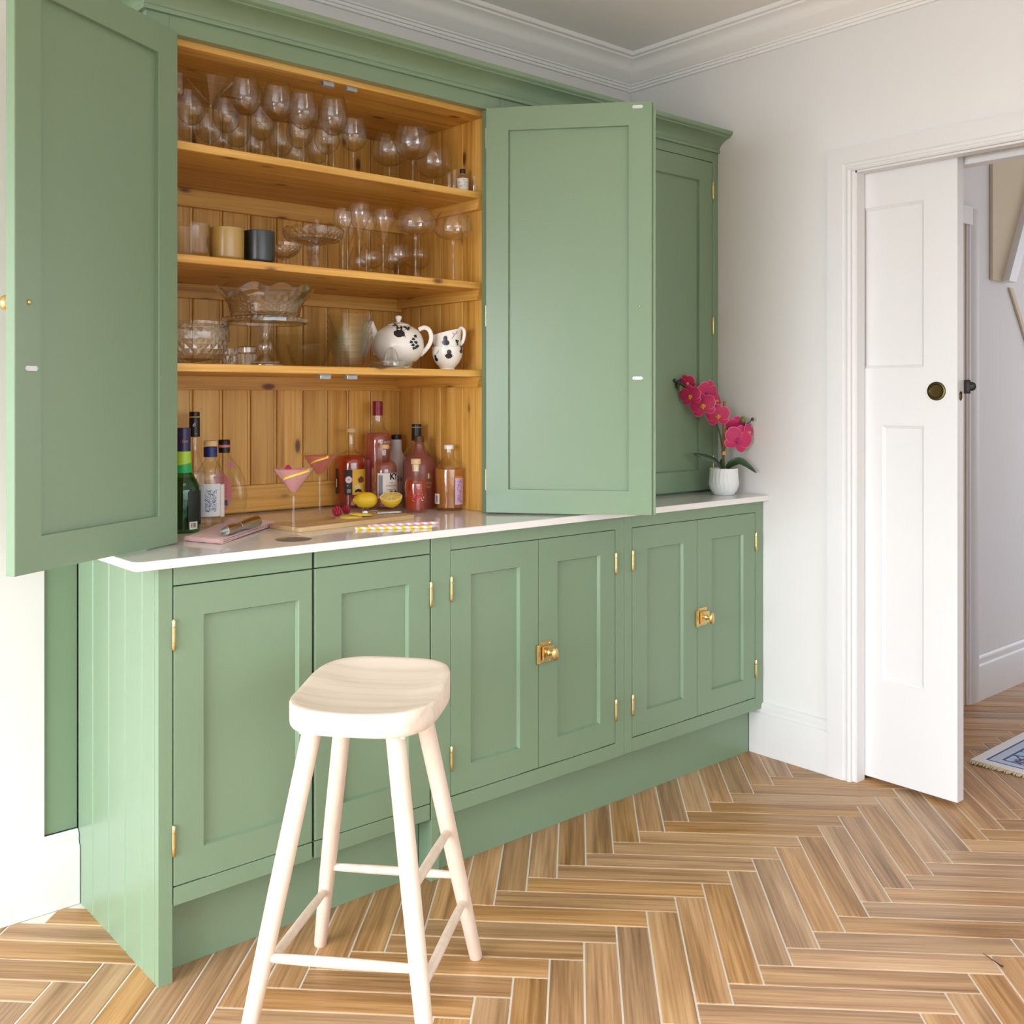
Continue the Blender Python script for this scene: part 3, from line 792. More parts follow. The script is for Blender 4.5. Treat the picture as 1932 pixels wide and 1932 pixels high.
def wrap_poly(mb, prof, polys, ac, zc, lift=.0010, xs=1.0, ys=1.0):
    """flat polygons (x right as seen, y up) laid on a surface of revolution"""
    for poly in polys:
        vs_ = []
        for x, y in poly:
            zz = zc+y; r = rad_at(prof, zz)+lift; a = ac + x/r; vs_.append((r*cos(a)*xs, r*sin(a)*ys, zz))
        c = Vector((0,0,0))
        cxm = sum(p[0] for p in poly)/len(poly); cym = sum(p[1] for p in poly)/len(poly)
        zz = zc+cym; r = rad_at(prof, zz)+lift; a = ac+cxm/r
        vs_.append((r*cos(a)*xs, r*sin(a)*ys, zz)); n = len(poly)
        mb.add(vs_, [(i, (i+1) % n, n) for i in range(n)])
def rect(x, y, w, h): return [(x-w/2, y-h/2), (x+w/2, y-h/2), (x+w/2, y+h/2), (x-w/2, y+h/2)]
def blob(x, y, rx, ry, n=14, rag=.18, seed=0):
    rr = random.Random(seed); return [(x+rx*(1+rr.uniform(-rag, rag))*cos(2*pi*k/n), y+ry*(1+rr.uniform(-rag, rag))*sin(2*pi*k/n)) for k in range(n)]

# plain colours used by small things
for n_, c_, r_ in (('cork', '#e2c294', .7), ('black_cap', '#17181b', .35), ('purple_foil', '#2b2350', .3), ('blue_foil', '#1f2c6b', .35), ('red_cap', '#8e1730', .3),
                   ('white_cap', '#eeeeec', .4), ('wood_cap', '#5b3320', .45), ('label_white', '#ece9e2', .6), ('label_cream', '#dfe3e4', .6), ('label_black', '#1b1b1d', .5),
                   ('ink', '#141416', .6), ('ink_blue', '#2f4a86', .6), ('label_pink', '#d98a94', .55), ('label_yellow', '#e3b43a', .55), ('label_dark', '#15201a', .5),
                   ('lime', '#a9d33a', .4), ('leaf_green', '#1aa85a', .4), ('ink_red', '#c8353a', .5), ('ink_mauve', '#9a6aa8', .55), ('label_lilac', '#d7b5d8', .55),
                   ('ink_grey', '#8c8f92', .6), ('ink_white', '#eae6df', .5), ('gold_ink', '#c8a25a', .4), ('badge_pink', '#e088a8', .5), ('label_mauve_paper', '#c58aa8', .55),
                   ('ceramic', '#f1eee8', .16), ('ceramic_ink', '#26272b', .3), ('dusk_brown', '#7a3f28', .6), ('cream_ink', '#e6d3a8', .6), ('yellow_strip', '#e6c520', .45),
                   ('frost_grey', '#b9b9bb', .5)):
    mat(n_, c_, r_, spec=.45)
thin_glass('liquid_green', (.10,.55,.30), .02, .5, 5, .0, (.004,.12,.04), .25)
thin_glass('glass_green', (.45,.80,.58), .04, .9, 5, .0)
thin_glass('liquid_red', (.97,.50,.28), .02, .4, 5, .0, (.90,.14,.05), .28)
thin_glass('liquid_orange', (.99,.78,.40), .02, .4, 5, .0, (1.0,.52,.10), .42)
thin_glass('liquid_pink', (.98,.72,.63), .02, .4, 5, .0, (1.0,.50,.40), .28)
thin_glass('liquid_rose', (.97,.64,.57), .02, .4, 5, .0, (.95,.36,.32), .32)
thin_glass('liquid_clear', (.985,.99,.975), .02, .5, 5, .0)
thin_glass('liquid_gold', (.98,.94,.80), .02, .5, 5, .0)
thin_glass('matte_rose', (.55,.22,.18), .03, .2, 3, .3, (.55,.20,.16), .82)
mat('frost_glass', '#cfd0d4', .42)
thin_glass('cocktail', (.97,.72,.74), .02, .3, 5, .0, (1.0,.60,.62), .68)
thin_glass('cocktail_red', (.96,.62,.58), .02, .3, 5, .0, (.95,.40,.36), .62)
mat('amber_frost', '#ab8a42', .30, spec=.8, coat=.2)

def bottle(name, label, px, py, bodyhw, outer, liquid=None, glass='glass', liqtop=None, nseg=36, group=None, zbase=.9, origin_p=None):
    """outer: list of (half width px, y px) from shoulder to lip (top); body hw below; returns (thing, profile, scale, p)"""
    s0 = scale_at(W(px, py, 'Z', zbase)); r = bodyhw*s0
    p = origin_p or foot(px, py, zbase, r); s = scale_at(p); r = bodyhw*s
    # keep inside the cupboard: slide toward the camera along the same sight line
    lim = min(1.0, (YC-.003-r-CAM.y)/(p.y-CAM.y), (XS-.002-r-CAM.x)/(p.x-CAM.x)) if zbase == .9 else 1.0
    if lim < 1.0: p = Vector((CAM.x+(p.x-CAM.x)*lim, CAM.y+(p.y-CAM.y)*lim, zbase)); s = scale_at(p); r = bodyhw*s
    t = thing(name, label, 'bottle', (p.x, p.y, zbase), 0, group)
    prof = [(0, .004), (r*.55, .003), (r*.80, 0), (r*.93, .0006), (r, .006)]
    for hw, y in outer: prof.append((hw*s, zpx(y, s)-zbase))
    # wall thickness
    th = .0016
    inner = [(max(rr-th, .002), z) for rr, z in prof[::-1] if z > .010] + [(r*.9-th, .009), (0, .008)]
    mb = MB().lathe(prof + inner, nseg); obj('glass', mb, glass, t, smooth=40)
    if liquid:
        zl = zpx(liqtop, s)-zbase; lp = [(0, .0085), (r*.9-th, .0095)]
        lp += [(max(rr-th-.0006, .001), z) for rr, z in prof if .012 < z < zl]
        lp += [(max(rad_at(prof, zl)-th-.0006, .001), zl), (0, zl-.0004)]
        obj('liquid', MB().lathe(lp, nseg), liquid, t, smooth=40)
    return t, [q for q in prof if q[1] > .004 or q[0] > 0], s, p
def capcyl(t, s, hw, y0, y1, m, name='cap', bev=.0012, zbase=.9):
    z0, z1 = zpx(y1, s)-zbase, zpx(y0, s)-zbase; r = hw*s
    return obj(name, MB().lathe([(0, z0), (r, z0), (r, z1-bev), (r-bev, z1), (0, z1)], 28), m, t, smooth=30)
def barcode(mb, prof, zc, ac, w, h, n=11, seed=1):
    rr = random.Random(seed); x = -w/2
    while x < w/2-.0004:
        b = rr.choice((.0004, .0007, .0011)); wrap_poly(mb, prof, [rect(x+b/2, 0, b, h)], ac, zc, .0013); x += b + rr.choice((.0005, .0009))

# --- left group
t, pf, s, p = bottle('spirit_bottle', 'dark bottle with black cap half hidden beyond the green liqueur bottle', 318, 985, 20, [(20, 905), (18, 885), (9, 868), (7.5, 850), (7.5, 812)], 'liquid_orange', 'glass', 880)
capcyl(t, s, 9, 804, 832, 'black_cap'); mb = MB(); wrap_patch(mb, pf, .10, .128, facing(p, .1), facing(p, 1.0)); obj('neck_label', mb, 'yellow_strip', t)
t, pf, s, p = bottle('liqueur_bottle', 'green liqueur bottle with purple foil neck and lime neck label', 346, 1007.5, 31,
                     [(31, 928), (30, 918), (25.5, 907), (19, 897), (14.5, 888), (13.3, 878), (12.8, 855), (12.5, 815)], 'liquid_green', 'glass_green', 902)
capcyl(t, s, 13.3, 807, 851, 'purple_foil', 'foil_cap')
mb = MB(); wrap_patch(mb, pf, zpx(891, s)-.9, zpx(851, s)-.9, 0, 2*pi, .0008, 32, 4); obj('neck_label', mb, 'leaf_green', t)
mb = MB(); z0_, z1_ = zpx(876, s)-.9, zpx(851.5, s)-.9
fa = facing(p)
def lime_fn(u, v):
    a = fa-1.5+3.0*u; zl = z0_ - .0045 + .010*u; z = zl + (z1_-zl)*v; r = rad_at(pf, z)+.0014; return (r*cos(a), r*sin(a), z)
mb.grid(lime_fn, 16, 4); obj('neck_label_band', mb, 'lime', t)
mb = MB(); wrap_text(mb, pf, 'Lux', .010, zpx(832, s)-.9, facing(p, .25), .0018, shear=.3); obj('foil_lettering', mb, 'gold_ink', t)
mb = MB(); wrap_patch(mb, pf, .020, zpx(925, s)-.9, facing(p, .28), facing(p, 1.5), .0008); obj('label_panel', mb, 'label_dark', t)
mb = MB(); wrap_patch(mb, pf, zpx(996, s)-.9, zpx(982, s)-.9, facing(p, .35), facing(p, .90), .0012); obj('barcode_ground', mb, 'label_white', t)
mb = MB(); barcode(mb, pf, zpx(988.5, s)-.9, facing(p, .60), .015, .011); obj('barcode', mb, 'ink', t)

t, pf, s, p = bottle('spirit_bottle', 'tall clear bottle with long black neck sleeve marked with a curly 6', 367, 984, 21, [(21, 905), (20, 890), (14, 872), (9, 858), (7.5, 842), (7.5, 826)], 'liquid_clear', 'glass', 890)
capcyl(t, s, 9.6, 777, 785, 'black_cap'); capcyl(t, s, 9.4, 785, 788, 'gold_ink', 'neck_ring'); capcyl(t, s, 9.9, 788, 824, 'black_cap', 'neck_sleeve')
mb = MB(); wrap_text(mb, [(9.9*s, 0), (9.9*s, .4)], '6', .017, zpx(801, s)-.9, facing(p, -.05), .0006, shear=.35); wrap_text(mb, [(9.9*s, 0), (9.9*s, .4)], 'XII', .005, zpx(818, s)-.9, facing(p, .2), .0006)
obj('sleeve_lettering', mb, 'ink_white', t)

t, pf, s, p = bottle('gin_bottle', 'clear gin bottle with blue neck foil, cork cap and blue printed label', 397, 998, 25.5,
                     [(25.5, 905), (25, 893), (22.5, 884), (17, 877), (12.5, 871), (10.5, 866), (10.3, 846)], 'liquid_clear', 'glass', 972)
capcyl(t, s, 12.2, 831.5, 841, 'cork', 'cork_cap'); capcyl(t, s, 12.6, 843, 862, 'blue_foil', 'neck_foil')
mb = MB(); wrap_patch(mb, pf, zpx(972, s)-.9, zpx(911, s)-.9, facing(p, -1.15), facing(p, .75), .0007); obj('label_panel', mb, 'label_cream', t)
mb = MB(); wrap_patch(mb, pf, zpx(974, s)-.9, zpx(913, s)-.9, facing(p, .78), facing(p, 1.35), .0009); obj('label_strip', mb, 'label_white', t)
mb = MB(); rr = random.Random(5)
for k in range(330):
    x = rr.uniform(-.014, .016); y = rr.uniform(-.030, .026); a = rr.uniform(0, pi); l = rr.uniform(.0015, .004); w_ = .00035
    dx, dy = cos(a)*l/2, sin(a)*l/2; nx, ny = -sin(a)*w_, cos(a)*w_
    wrap_poly(mb, pf, [[(x-dx-nx, y-dy-ny), (x+dx-nx, y+dy-ny), (x+dx+nx, y+dy+ny), (x-dx+nx, y-dy+ny)]], facing(p, 0), zpx(941, s)-.9, .0012)
obj('label_print', mb, 'ink_blue', t)

# D-shaped leaning flask bottle
pb = foot(440, 985, .9, .030); sb = scale_at(pb)
t = thing('flask_bottle', 'clear asymmetric flask bottle with black screw cap and pink label', 'bottle', (pb.x, pb.y, .9), YAW - pi/2)
def flask(th, inset):
    # outline in px relative to base centre, right = +x ; depth half thickness
    outl = [(-24, 985), (-34, 960), (-37, 930), (-36, 905), (-32, 880), (-27, 864), (-25, 858), (-25, 850), (-9, 850), (-9, 858), (-1, 866), (12, 884), (22, 908), (27, 935), (24, 958), (13, 985)]
    pts = [Vector(((x)*sb, 0, zpx(y, sb)-.9)) for x, y in outl]
    c = sum(pts, Vector())/len(pts)
    mb = MB(); n = len(pts); lay = []
    vs_ = []
    for k, (dy, sc_) in enumerate(((-th, .62), (-th*.93, .78), (-th*.68, .93), (0, 1.0), (th*.68, .93), (th*.93, .78), (th, .62))):
        ring = []
        for q in pts:
            topf = max(0.0, min(1.0, (q.z-.155)/.03))
            s2 = sc_ + (1-sc_)*topf*.75
            v = c + (q-c)*s2*inset; d_ = dy*(1-.45*topf)*inset
            v.z = max(v.z, .0); ring.append(len(vs_)); vs_.append((v.x, d_, v.z))
        lay.append(ring)
    fs = [tuple(lay[0]), tuple(lay[-1][::-1])]
    for A, B in zip(lay, lay[1:]):
        for k in range(n): fs.append((A[k], A[(k+1) % n], B[(k+1) % n], B[k]))
    return mb.add(vs_, fs)
obj('glass', flask(.026, 1.0), 'tint_glass', t, smooth=60)
fcx = -17*sb
obj('screw_cap', MB().lathe([(0, zpx(854, sb)-.9), (10.5*sb, zpx(854, sb)-.9), (10.8*sb, zpx(845, sb)-.9), (10.8*sb, zpx(831, sb)-.9), (10*sb, zpx(829.5, sb)-.9), (0, zpx(829.5, sb)-.9)], 24, (fcx, 0, 0)), 'black_cap', t)
obj('cap_band', MB().lathe([(10.9*sb, zpx(844, sb)-.9), (11.1*sb, zpx(843.5, sb)-.9), (11.1*sb, zpx(839.5, sb)-.9), (10.9*sb, zpx(839, sb)-.9)], 24, (fcx, 0, 0), close=True), 'label_pink', t)
lab = [(-21, 889), (-12, 892), (-3, 904), (3, 925), (0, 945), (-8, 960), (-20, 962), (-30, 952), (-33, 925), (-30, 900)]
mb = MB(); n = len(lab); mb.add([(x*sb, -.0275, zpx(y, sb)-.9) for x, y in lab] + [(x*sb, -.0255, zpx(y, sb)-.9) for x, y in lab], [tuple(range(n))[::-1], tuple(range(n, 2*n))] + [(i, (i+1) % n, n+(i+1) % n, n+i) for i in range(n)])
obj('label_panel', mb, 'label_pink', t, smooth=0)
mb = MB()
for k in range(11):
    y = 898+k*3.6; w2 = 10 if k < 9 else 8
    mb.box((-16-w2)*sb, (-16+w2)*sb, -.0279, -.0276, zpx(y+1.0, sb)-.9, zpx(y, sb)-.9)
obj('label_print', mb, 'ink_red', t)
mb = MB(); mb.box(-26*sb, -5*sb, -.0280, -.0276, zpx(952, sb)-.9, zpx(941, sb)-.9); obj('barcode_ground', mb, 'ink_grey', t)
mb = MB(); rr = random.Random(3); x = -25.0
while x < -6: w2 = rr.choice((.6, 1.0, 1.5)); mb.box(x*sb, (x+w2)*sb, -.0284, -.0281, zpx(951, sb)-.9, zpx(942, sb)-.9); x += w2+rr.choice((.7, 1.1))
obj('barcode', mb, 'ink', t)
mb = MB().lathe([(0, .001), (5.5*sb, .001), (5.5*sb, 0), (0, 0)], 20, (0,0,0), Matrix.Translation((-2*sb, -.022, zpx(876, sb)-.9)) @ Matrix.Rotation(pi/2, 4, 'X')); obj('seal', mb, 'badge_pink', t)

# --- right group
t, pf, s, p = bottle('gin_bottle', 'squat red-orange gin bottle with a black and yellow sunset label', 662, 957, 28.3,
                     [(28.3, 885), (28, 872), (25.5, 862), (19, 855), (11, 851), (8, 844), (7.6, 818), (8.3, 816)], 'liquid_red', 'glass', 860)
capcyl(t, s, 9.6, 808, 815.5, 'cork', 'cork_cap')
mb = MB(); wrap_patch(mb, [(7.6*s, 0), (7.6*s, .3)], zpx(848, s)-.9, zpx(808, s)-.9, facing(p, -1.5), facing(p, -.75), .0024, 6, 4); obj('tear_strip', mb, 'yellow_strip', t)
mb = MB(); wrap_patch(mb, pf, zpx(931, s)-.9, zpx(885, s)-.9, facing(p, -.42), facing(p, .22), .0007); obj('label_panel', mb, 'label_black', t)
mb = MB(); wrap_patch(mb, pf, zpx(930, s)-.9, zpx(883, s)-.9, facing(p, -1.45), facing(p, -.98), .0007); obj('label_strip', mb, 'label_black', t)
mb = MB(); wrap_patch(mb, pf, zpx(931, s)-.9, zpx(884, s)-.9, facing(p, .10), facing(p, 1.22), .0009); obj('label_picture', mb, 'label_yellow', t)
mb = MB(); wrap_poly(mb, pf, [[(-.010,.004),(-.002,.012),(.006,.013),(.013,.006),(.014,-.004),(.004,-.007),(-.006,-.006)]], facing(p, .66), zpx(905, s)-.9, .0014); obj('label_hill', mb, 'dusk_brown', t)
mb = MB(); wrap_poly(mb, pf, [[(-.013,-.002),(-.004,.006),(.004,.001),(.009,-.006),(.002,-.013),(-.010,-.010)]], facing(p, .52), zpx(914, s)-.9, .0016); obj('label_cloud', mb, 'cream_ink', t)
mb = MB(); wrap_poly(mb, pf, [[(-.012,-.004),(.0,.002),(.010,-.002),(.012,-.009),(-.012,-.009)]], facing(p, .50), zpx(921, s)-.9, .0018)
wrap_poly(mb, pf, [rect(0, 0, .0012, .012), blob(0, .006, .0016, .0018), rect(0, .001, .005, .0009)], facing(p, .98), zpx(919, s)-.9, .0016); obj('label_figure', mb, 'ink', t)
mb = MB(); wrap_poly(mb, pf, [blob(0, 0, .0112, .0112, 24, 0)], facing(p, -.14), zpx(903, s)-.9, .0012); obj('badge', mb, 'badge_pink', t)
mb = MB(); wrap_poly(mb, pf, [blob(0, 0, .0088, .0088, 24, 0)], facing(p, -.14), zpx(903, s)-.9, .0016); obj('badge_disc', mb, 'label_white', t)
mb = MB(); wrap_text(mb, pf, 'UK', .0085, zpx(903, s)-.9, facing(p, -.14), .0021); obj('badge_lettering', mb, 'ink', t)
mb = MB()
for k in range(7): wrap_poly(mb, pf, [rect(-.001, -.0016*k, .012, .0006)], facing(p, -.10), zpx(921, s)-.9, .0012)
wrap_text(mb, pf, '43', .006, zpx(914, s)-.9, facing(p, -.20), .0012)
obj('label_print', mb, 'ink_white', t)
mb = MB(); wrap_poly(mb, pf, [rect(0, 0, .006, .026)], facing(p, -1.14), zpx(910, s)-.9, .0012); obj('barcode_ground', mb, 'label_white', t)

t, pf, s, p = bottle('gin_bottle', 'tall pink gin bottle with dark red screw cap against the pine boards', 712.6, 944, 24.8,
                     [(24.8, 835), (24.4, 824), (21, 815), (14, 809), (11, 803), (9.5, 795), (9.2, 784)], 'liquid_rose', 'glass', 817)
capcyl(t, s, 9.4, 757, 784, 'red_cap', 'screw_cap')
obj('cap_ring', MB().lathe([(9.2*s, zpx(771, s)-.9), (9.7*s, zpx(770.5, s)-.9), (9.7*s, zpx(769, s)-.9), (9.2*s, zpx(768.5, s)-.9)], 24, close=True), 'red_cap', t)
mb = MB(); wrap_patch(mb, pf, zpx(793, s)-.9, zpx(784.5, s)-.9, facing(p, -.45), facing(p, .45), .0010, 8, 3); obj('neck_tag', mb, 'label_white', t)
mb = MB(); wrap_text(mb, pf, 'Tosca', .017, zpx(833, s)-.9, facing(p, .70), .001, shear=.3); wrap_text(mb, pf, 'Gin', .011, zpx(843, s)-.9, facing(p, .95), .001, shear=.3); obj('lettering', mb, 'ink_white', t)
mb = MB(); wrap_patch(mb, pf, .012, zpx(866, s)-.9, facing(p, -1.5), facing(p, -.62), .0008); obj('label_panel', mb, 'label_mauve_paper', t)

t, pf, s, p = bottle('spirit_bottle', 'frosted pale grey bottle with a flat black cap', 748, 951, 21,
                     [(21, 880), (20, 866), (14, 858), (10.8, 851), (10.2, 845), (10.2, 832), (9.6, 829)], None, 'frost_glass')
capcyl(t, s, 9.6, 820, 829, 'black_cap', 'screw_cap')
mb = MB(); wrap_text(mb, pf, 'Gin', .024, zpx(902, s)-.9, facing(p, .25), .001); obj('lettering', mb, 'ink', t)
mb = MB()
for k in range(5): wrap_poly(mb, pf, [rect(.001*(k % 2), -.003*k, .010, .0006)], facing(p, .75), zpx(916, s)-.9, .001)
obj('label_print', mb, 'ink_grey', t)

t, pf, s, p = bottle('gin_bottle', 'pink gin bottle with cork stopper and white label in large black letters', 724.5, 962, 24.5,
                     [(24.5, 890), (24, 880), (21, 873), (14, 868), (10, 864), (9, 858), (8.6, 848)], 'liquid_pink', 'glass', 872)
capcyl(t, s, 9.6, 838.5, 846.5, 'cork', 'cork_cap')
mb = MB(); wrap_patch(mb, pf, zpx(938, s)-.9, zpx(891, s)-.9, facing(p, -.50), facing(p, 1.45), .0007, 18); obj('label_panel', mb, 'label_white', t)
mb = MB(); lp_ = [(24.5*s, 0), (24.5*s, .3)]
wrap_text(mb, lp_, 'KY', .0260, zpx(898, s)-.9, facing(p, .84), .0014, bold=.0011); wrap_text(mb, lp_, 'PO', .0260, zpx(931, s)-.9, facing(p, .84), .0014, bold=.0011)
obj('lettering', mb, 'ink', t)
mb = MB(); wrap_text(mb, lp_, 'KYRÖPINK', .0078, zpx(915, s)-.9, facing(p, .62), .0014); obj('label_title', mb, 'dusk_brown', t)
mb = MB(); wrap_text(mb, lp_, 'KYRÖPINK GIN', .0045, zpx(922, s)-.9, facing(p, .62), .0014)
wrap_poly(mb, lp_, [rect(.0, 0, .018, .0006), rect(.003, -.0016, .012, .0006)], facing(p, .55), zpx(909, s)-.9, .0014); obj('label_subtitle', mb, 'ink', t)
mb = MB(); wrap_patch(mb, pf, zpx(933, s)-.9, zpx(895, s)-.9, facing(p, -.42), facing(p, -.10), .0011, 6, 3); obj('label_small_print', mb, 'ink_grey', t)

t, pf, s, p = bottle('spirit_bottle', 'round clear bottle with a dark green cap, behind the matte rose bottle', 786, 938, 27,
                     [(27, 893), (27, 872), (24, 856), (17, 844), (11, 837), (8.5, 832)], 'liquid_gold', 'glass', 880)
capcyl(t, s, 9.4, 800, 831, 'black_cap', 'screw_cap')
obj('cap_ring', MB().lathe([(9.3*s, zpx(807, s)-.9), (9.7*s, zpx(806.6, s)-.9), (9.7*s, zpx(805.6, s)-.9), (9.3*s, zpx(805, s)-.9)], 24, close=True), 'ink_grey', t)

t, pf, s, p = bottle('gin_bottle', 'matte rose-brown gin bottle with dark wooden stopper and pale drop emblem', 791, 961.5, 30,
                     [(30, 892), (29.8, 878), (27.5, 868), (21, 861), (13, 855), (9.8, 848), (9.2, 842), (9, 837)], None, 'matte_rose')
capcyl(t, s, 8.8, 822.5, 834.5, 'wood_cap', 'stopper')
mb = MB(); ac = facing(p, .62); zc = zpx(896, s)-.9
wrap_poly(mb, pf, [[(-.0005+.0036*sin(q)*1.0*(1-.5*max(0, cos(q))), .009*cos(q)) for q in [2*pi*k/16 for k in range(16)]]], ac, zc, .0008)
wrap_text(mb, pf, 'Gower', .0092, zpx(909, s)-.9, ac, .0008, shear=.1); wrap_text(mb, pf, 'GIN', .0075, zpx(917, s)-.9, ac, .0008)
for k in (-1, 1):
    wrap_poly(mb, pf, [[(k*.003, .007), (k*.0036, .007), (k*.013, -.010), (k*.0124, -.010)], [(k*.0124, -.024), (k*.013, -.024), (k*.004, -.036), (k*.003, -.036)]], ac, zc, .0008)
obj('emblem', mb, 'cream_ink', t)

t, pf, s, p = bottle('liqueur_bottle', 'small red liqueur bottle with pale cork stopper and poppy print', 784.5, 969, 20.7,
                     [(20.7, 916), (20.3, 909), (17, 902), (11, 897), (8.6, 892), (8, 884), (8, 876)], 'liquid_red', 'glass', 907)
capcyl(t, s, 9.2, 865.5, 875.5, 'cork', 'cork_cap')
obj('cork_plug', MB().lathe([(0, zpx(889, s)-.9), (6.6*s, zpx(889, s)-.9), (7.2*s, zpx(876, s)-.9), (0, zpx(876, s)-.9)], 20), 'cork', t)
mb = MB(); rr = random.Random(9)
for k in range(46):
    wrap_poly(mb, pf, [blob(rr.gauss(.004, .010), rr.gauss(0, .006), .0022, .0013, 8, .25, k)], facing(p, .12), zpx(935, s)-.9, .0008)
obj('poppy_print', mb, 'ink_red', t)
mb = MB()
for k in range(12): wrap_poly(mb, pf, [blob(rr.gauss(.012, .004), rr.gauss(-.007, .005), .0014, .0010, 7, .3, 90+k)], facing(p, .22), zpx(935, s)-.9, .0012)
obj('label_print', mb, 'ink_white', t)

t, pf, s, p = bottle('liqueur_bottle', 'amber bottle with white cap and lilac floral label by the pine side', 847, 964.5, 26.4,
                     [(26.4, 888), (25.8, 880), (20, 873), (12, 866), (9.2, 860), (8.6, 850), (8.4, 847)], 'liquid_orange', 'glass', 884)
capcyl(t, s, 9.2, 839, 847, 'white_cap', 'cap', .003)
mb = MB(); wrap_patch(mb, pf, zpx(950, s)-.9, zpx(897, s)-.9, facing(p, .45), facing(p, 1.40), .0007); obj('label_panel', mb, 'label_lilac', t)
mb = MB(); wrap_patch(mb, pf, zpx(900.5, s)-.9, zpx(896.8, s)-.9, facing(p, .45), facing(p, 1.40), .0010, 10, 2); obj('label_border', mb, 'liquid_orange', t)
mb = MB()
for k in range(60):
    x = rr.uniform(-.0105, .0105); y = rr.uniform(-.036, .032); a = rr.uniform(0, pi); l = rr.uniform(.003, .007); w_ = .0006
    dx, dy = cos(a)*l/2, sin(a)*l/2; nx, ny = -sin(a)*w_, cos(a)*w_
    wrap_poly(mb, pf, [[(x-dx-nx, y-dy-ny), (x+dx-nx, y+dy-ny), (x+dx+nx, y+dy+ny), (x-dx+nx, y-dy+ny)]], facing(p, .85), zpx(925, s)-.9, .0011)
obj('label_print', mb, 'ink_mauve', t)
mb = MB(); wrap_patch(mb, pf, zpx(949, s)-.9, zpx(930, s)-.9, facing(p, -1.45), facing(p, -.72), .0008, 6, 3); obj('barcode_ground', mb, 'label_white', t)
mb = MB(); barcode(mb, pf, zpx(939.5, s)-.9, facing(p, -.98), .009, .020, seed=4); obj('barcode', mb, 'ink', t)

# --- cocktails
def martini(px, py, basehw, rimhw, rimy, apexy, label, liq, liqy, zbase=.9, twist=True, tw=0.0):
    s0 = scale_at(W(px, py, 'Z', zbase)); p = foot(px, py, zbase, basehw*s0); s = scale_at(p)
    t = thing('martini_glass', label, 'glass', (p.x, p.y, zbase), 0, None)
    R, rb = rimhw*s, basehw*s; zr = zpx(rimy, s)-zbase; za = zpx(apexy, s)-zbase
    pr = [(0, 0), (rb*.98, 0), (rb, .0012), (rb*.96, .0022), (rb*.55, .0055), (rb*.25, .0095), (.0052, .016), (.0040, .028), (.0036, za*.6), (.0040, za-.010), (.0050, za-.003), (.0075, za+.003)]
    pr += [(R, zr), (R-.0006, zr+.0006)]
    inn = [(R-.0012, zr), (.0062, za+.0048), (0, za+.0035)]
    obj('glass', MB().lathe(pr+inn, 48), 'fine_glass', t, smooth=40)
    zl = zpx(liqy, s)-zbase; f = lambda z: .0062+(R-.0012-.0062)*(z-za-.0048)/(zr-za-.0048) - .0005
    obj('cocktail', MB().lathe([(0, za+.0042), (f(za+.006), za+.006), (f(zl), zl), (0, zl-.0002)], 40), liq, t, smooth=40)
    if twist:
        mb = MB(); pts = []
        for k in range(15):
            u = k/14; a = facing(p, -.8+1.7*u + tw); z = zl - .022 + .021*u; r = f(z)+.0006
            pts.append((r*cos(a), r*sin(a), z))
        vs_ = []; fs = []
        for k, q in enumerate(pts):
            q = Vector(q); vs_ += [q+Vector((0,0,.0035)), q-Vector((0,0,.0035)), (q.x*.96, q.y*.96, q.z-.0035), (q.x*.96, q.y*.96, q.z+.0035)]
        for k in range(14):
            for j in range(4): fs.append((4*k+j, 4*k+(j+1) % 4, 4*k+4+(j+1) % 4, 4*k+4+j))
        fs += [(0,1,2,3), (59,58,57,56)]
        obj('lemon_twist', MB().add(vs_, fs), 'lemon_peel', t)
    return t, p, s, zl, f, zbase
mat('lemon_peel', '#efc62a', .4, bump=(700, .35, .001)); mat('lemon_flesh', '#f0d75a', .3, sub=.15); mat('lemon_pith', '#f6edc8', .5); mat('raspberry', '#a3163a', .42, bump=(500, .3))
BZ = .9125    # top of the serving board
t1_ = martini(553.5, 1022.5, 34.2, 41, 882, 932, 'martini glass of pink cocktail with lemon twist standing on the white worktop', 'cocktail', 884.5)
t2_ = martini(603, 982.5, 30.5, 34.5, 857, 898, 'martini glass of red-pink cocktail with lemon twist standing on the wooden board', 'cocktail_red', 859.5, BZ, True, -.35)
def raspberry_mesh(mb, c, r, seed):
    rr = random.Random(seed)
    for i in range(6):
        la = -1.1+2.3*i/5; n = max(4, int(9*cos(la)))
        for k in range(n):
            a = 2*pi*(k+.5*(i % 2))/n; d = Vector((cos(a)*cos(la), sin(a)*cos(la), sin(la)*1.15))
            mb.sphere(Vector(c)+d*r*.74, r*.31, n=8, m=6)
    mb.sphere(c, r*.72, r*.72, r*.85, 10, 8); return mb
for tt, off in ((t1_, (-.012, .004, .001)), (t2_, (.0, .0, -.026))):
    t, p, s, zl, f, zb0 = tt; mb = raspberry_mesh(MB(), (off[0], off[1], zl+off[2]), .0078, 3); obj('raspberry_garnish', mb, 'raspberry', t, smooth=60)

# --- serving board
def on_board(px, py): q = W(px, py, 'Z', BZ); return q
corn = [W(536, 981, 'Z', BZ), W(563, 997, 'Z', BZ), W(784.5, 969.5, 'Z', BZ), W(742, 951, 'Z', BZ)]
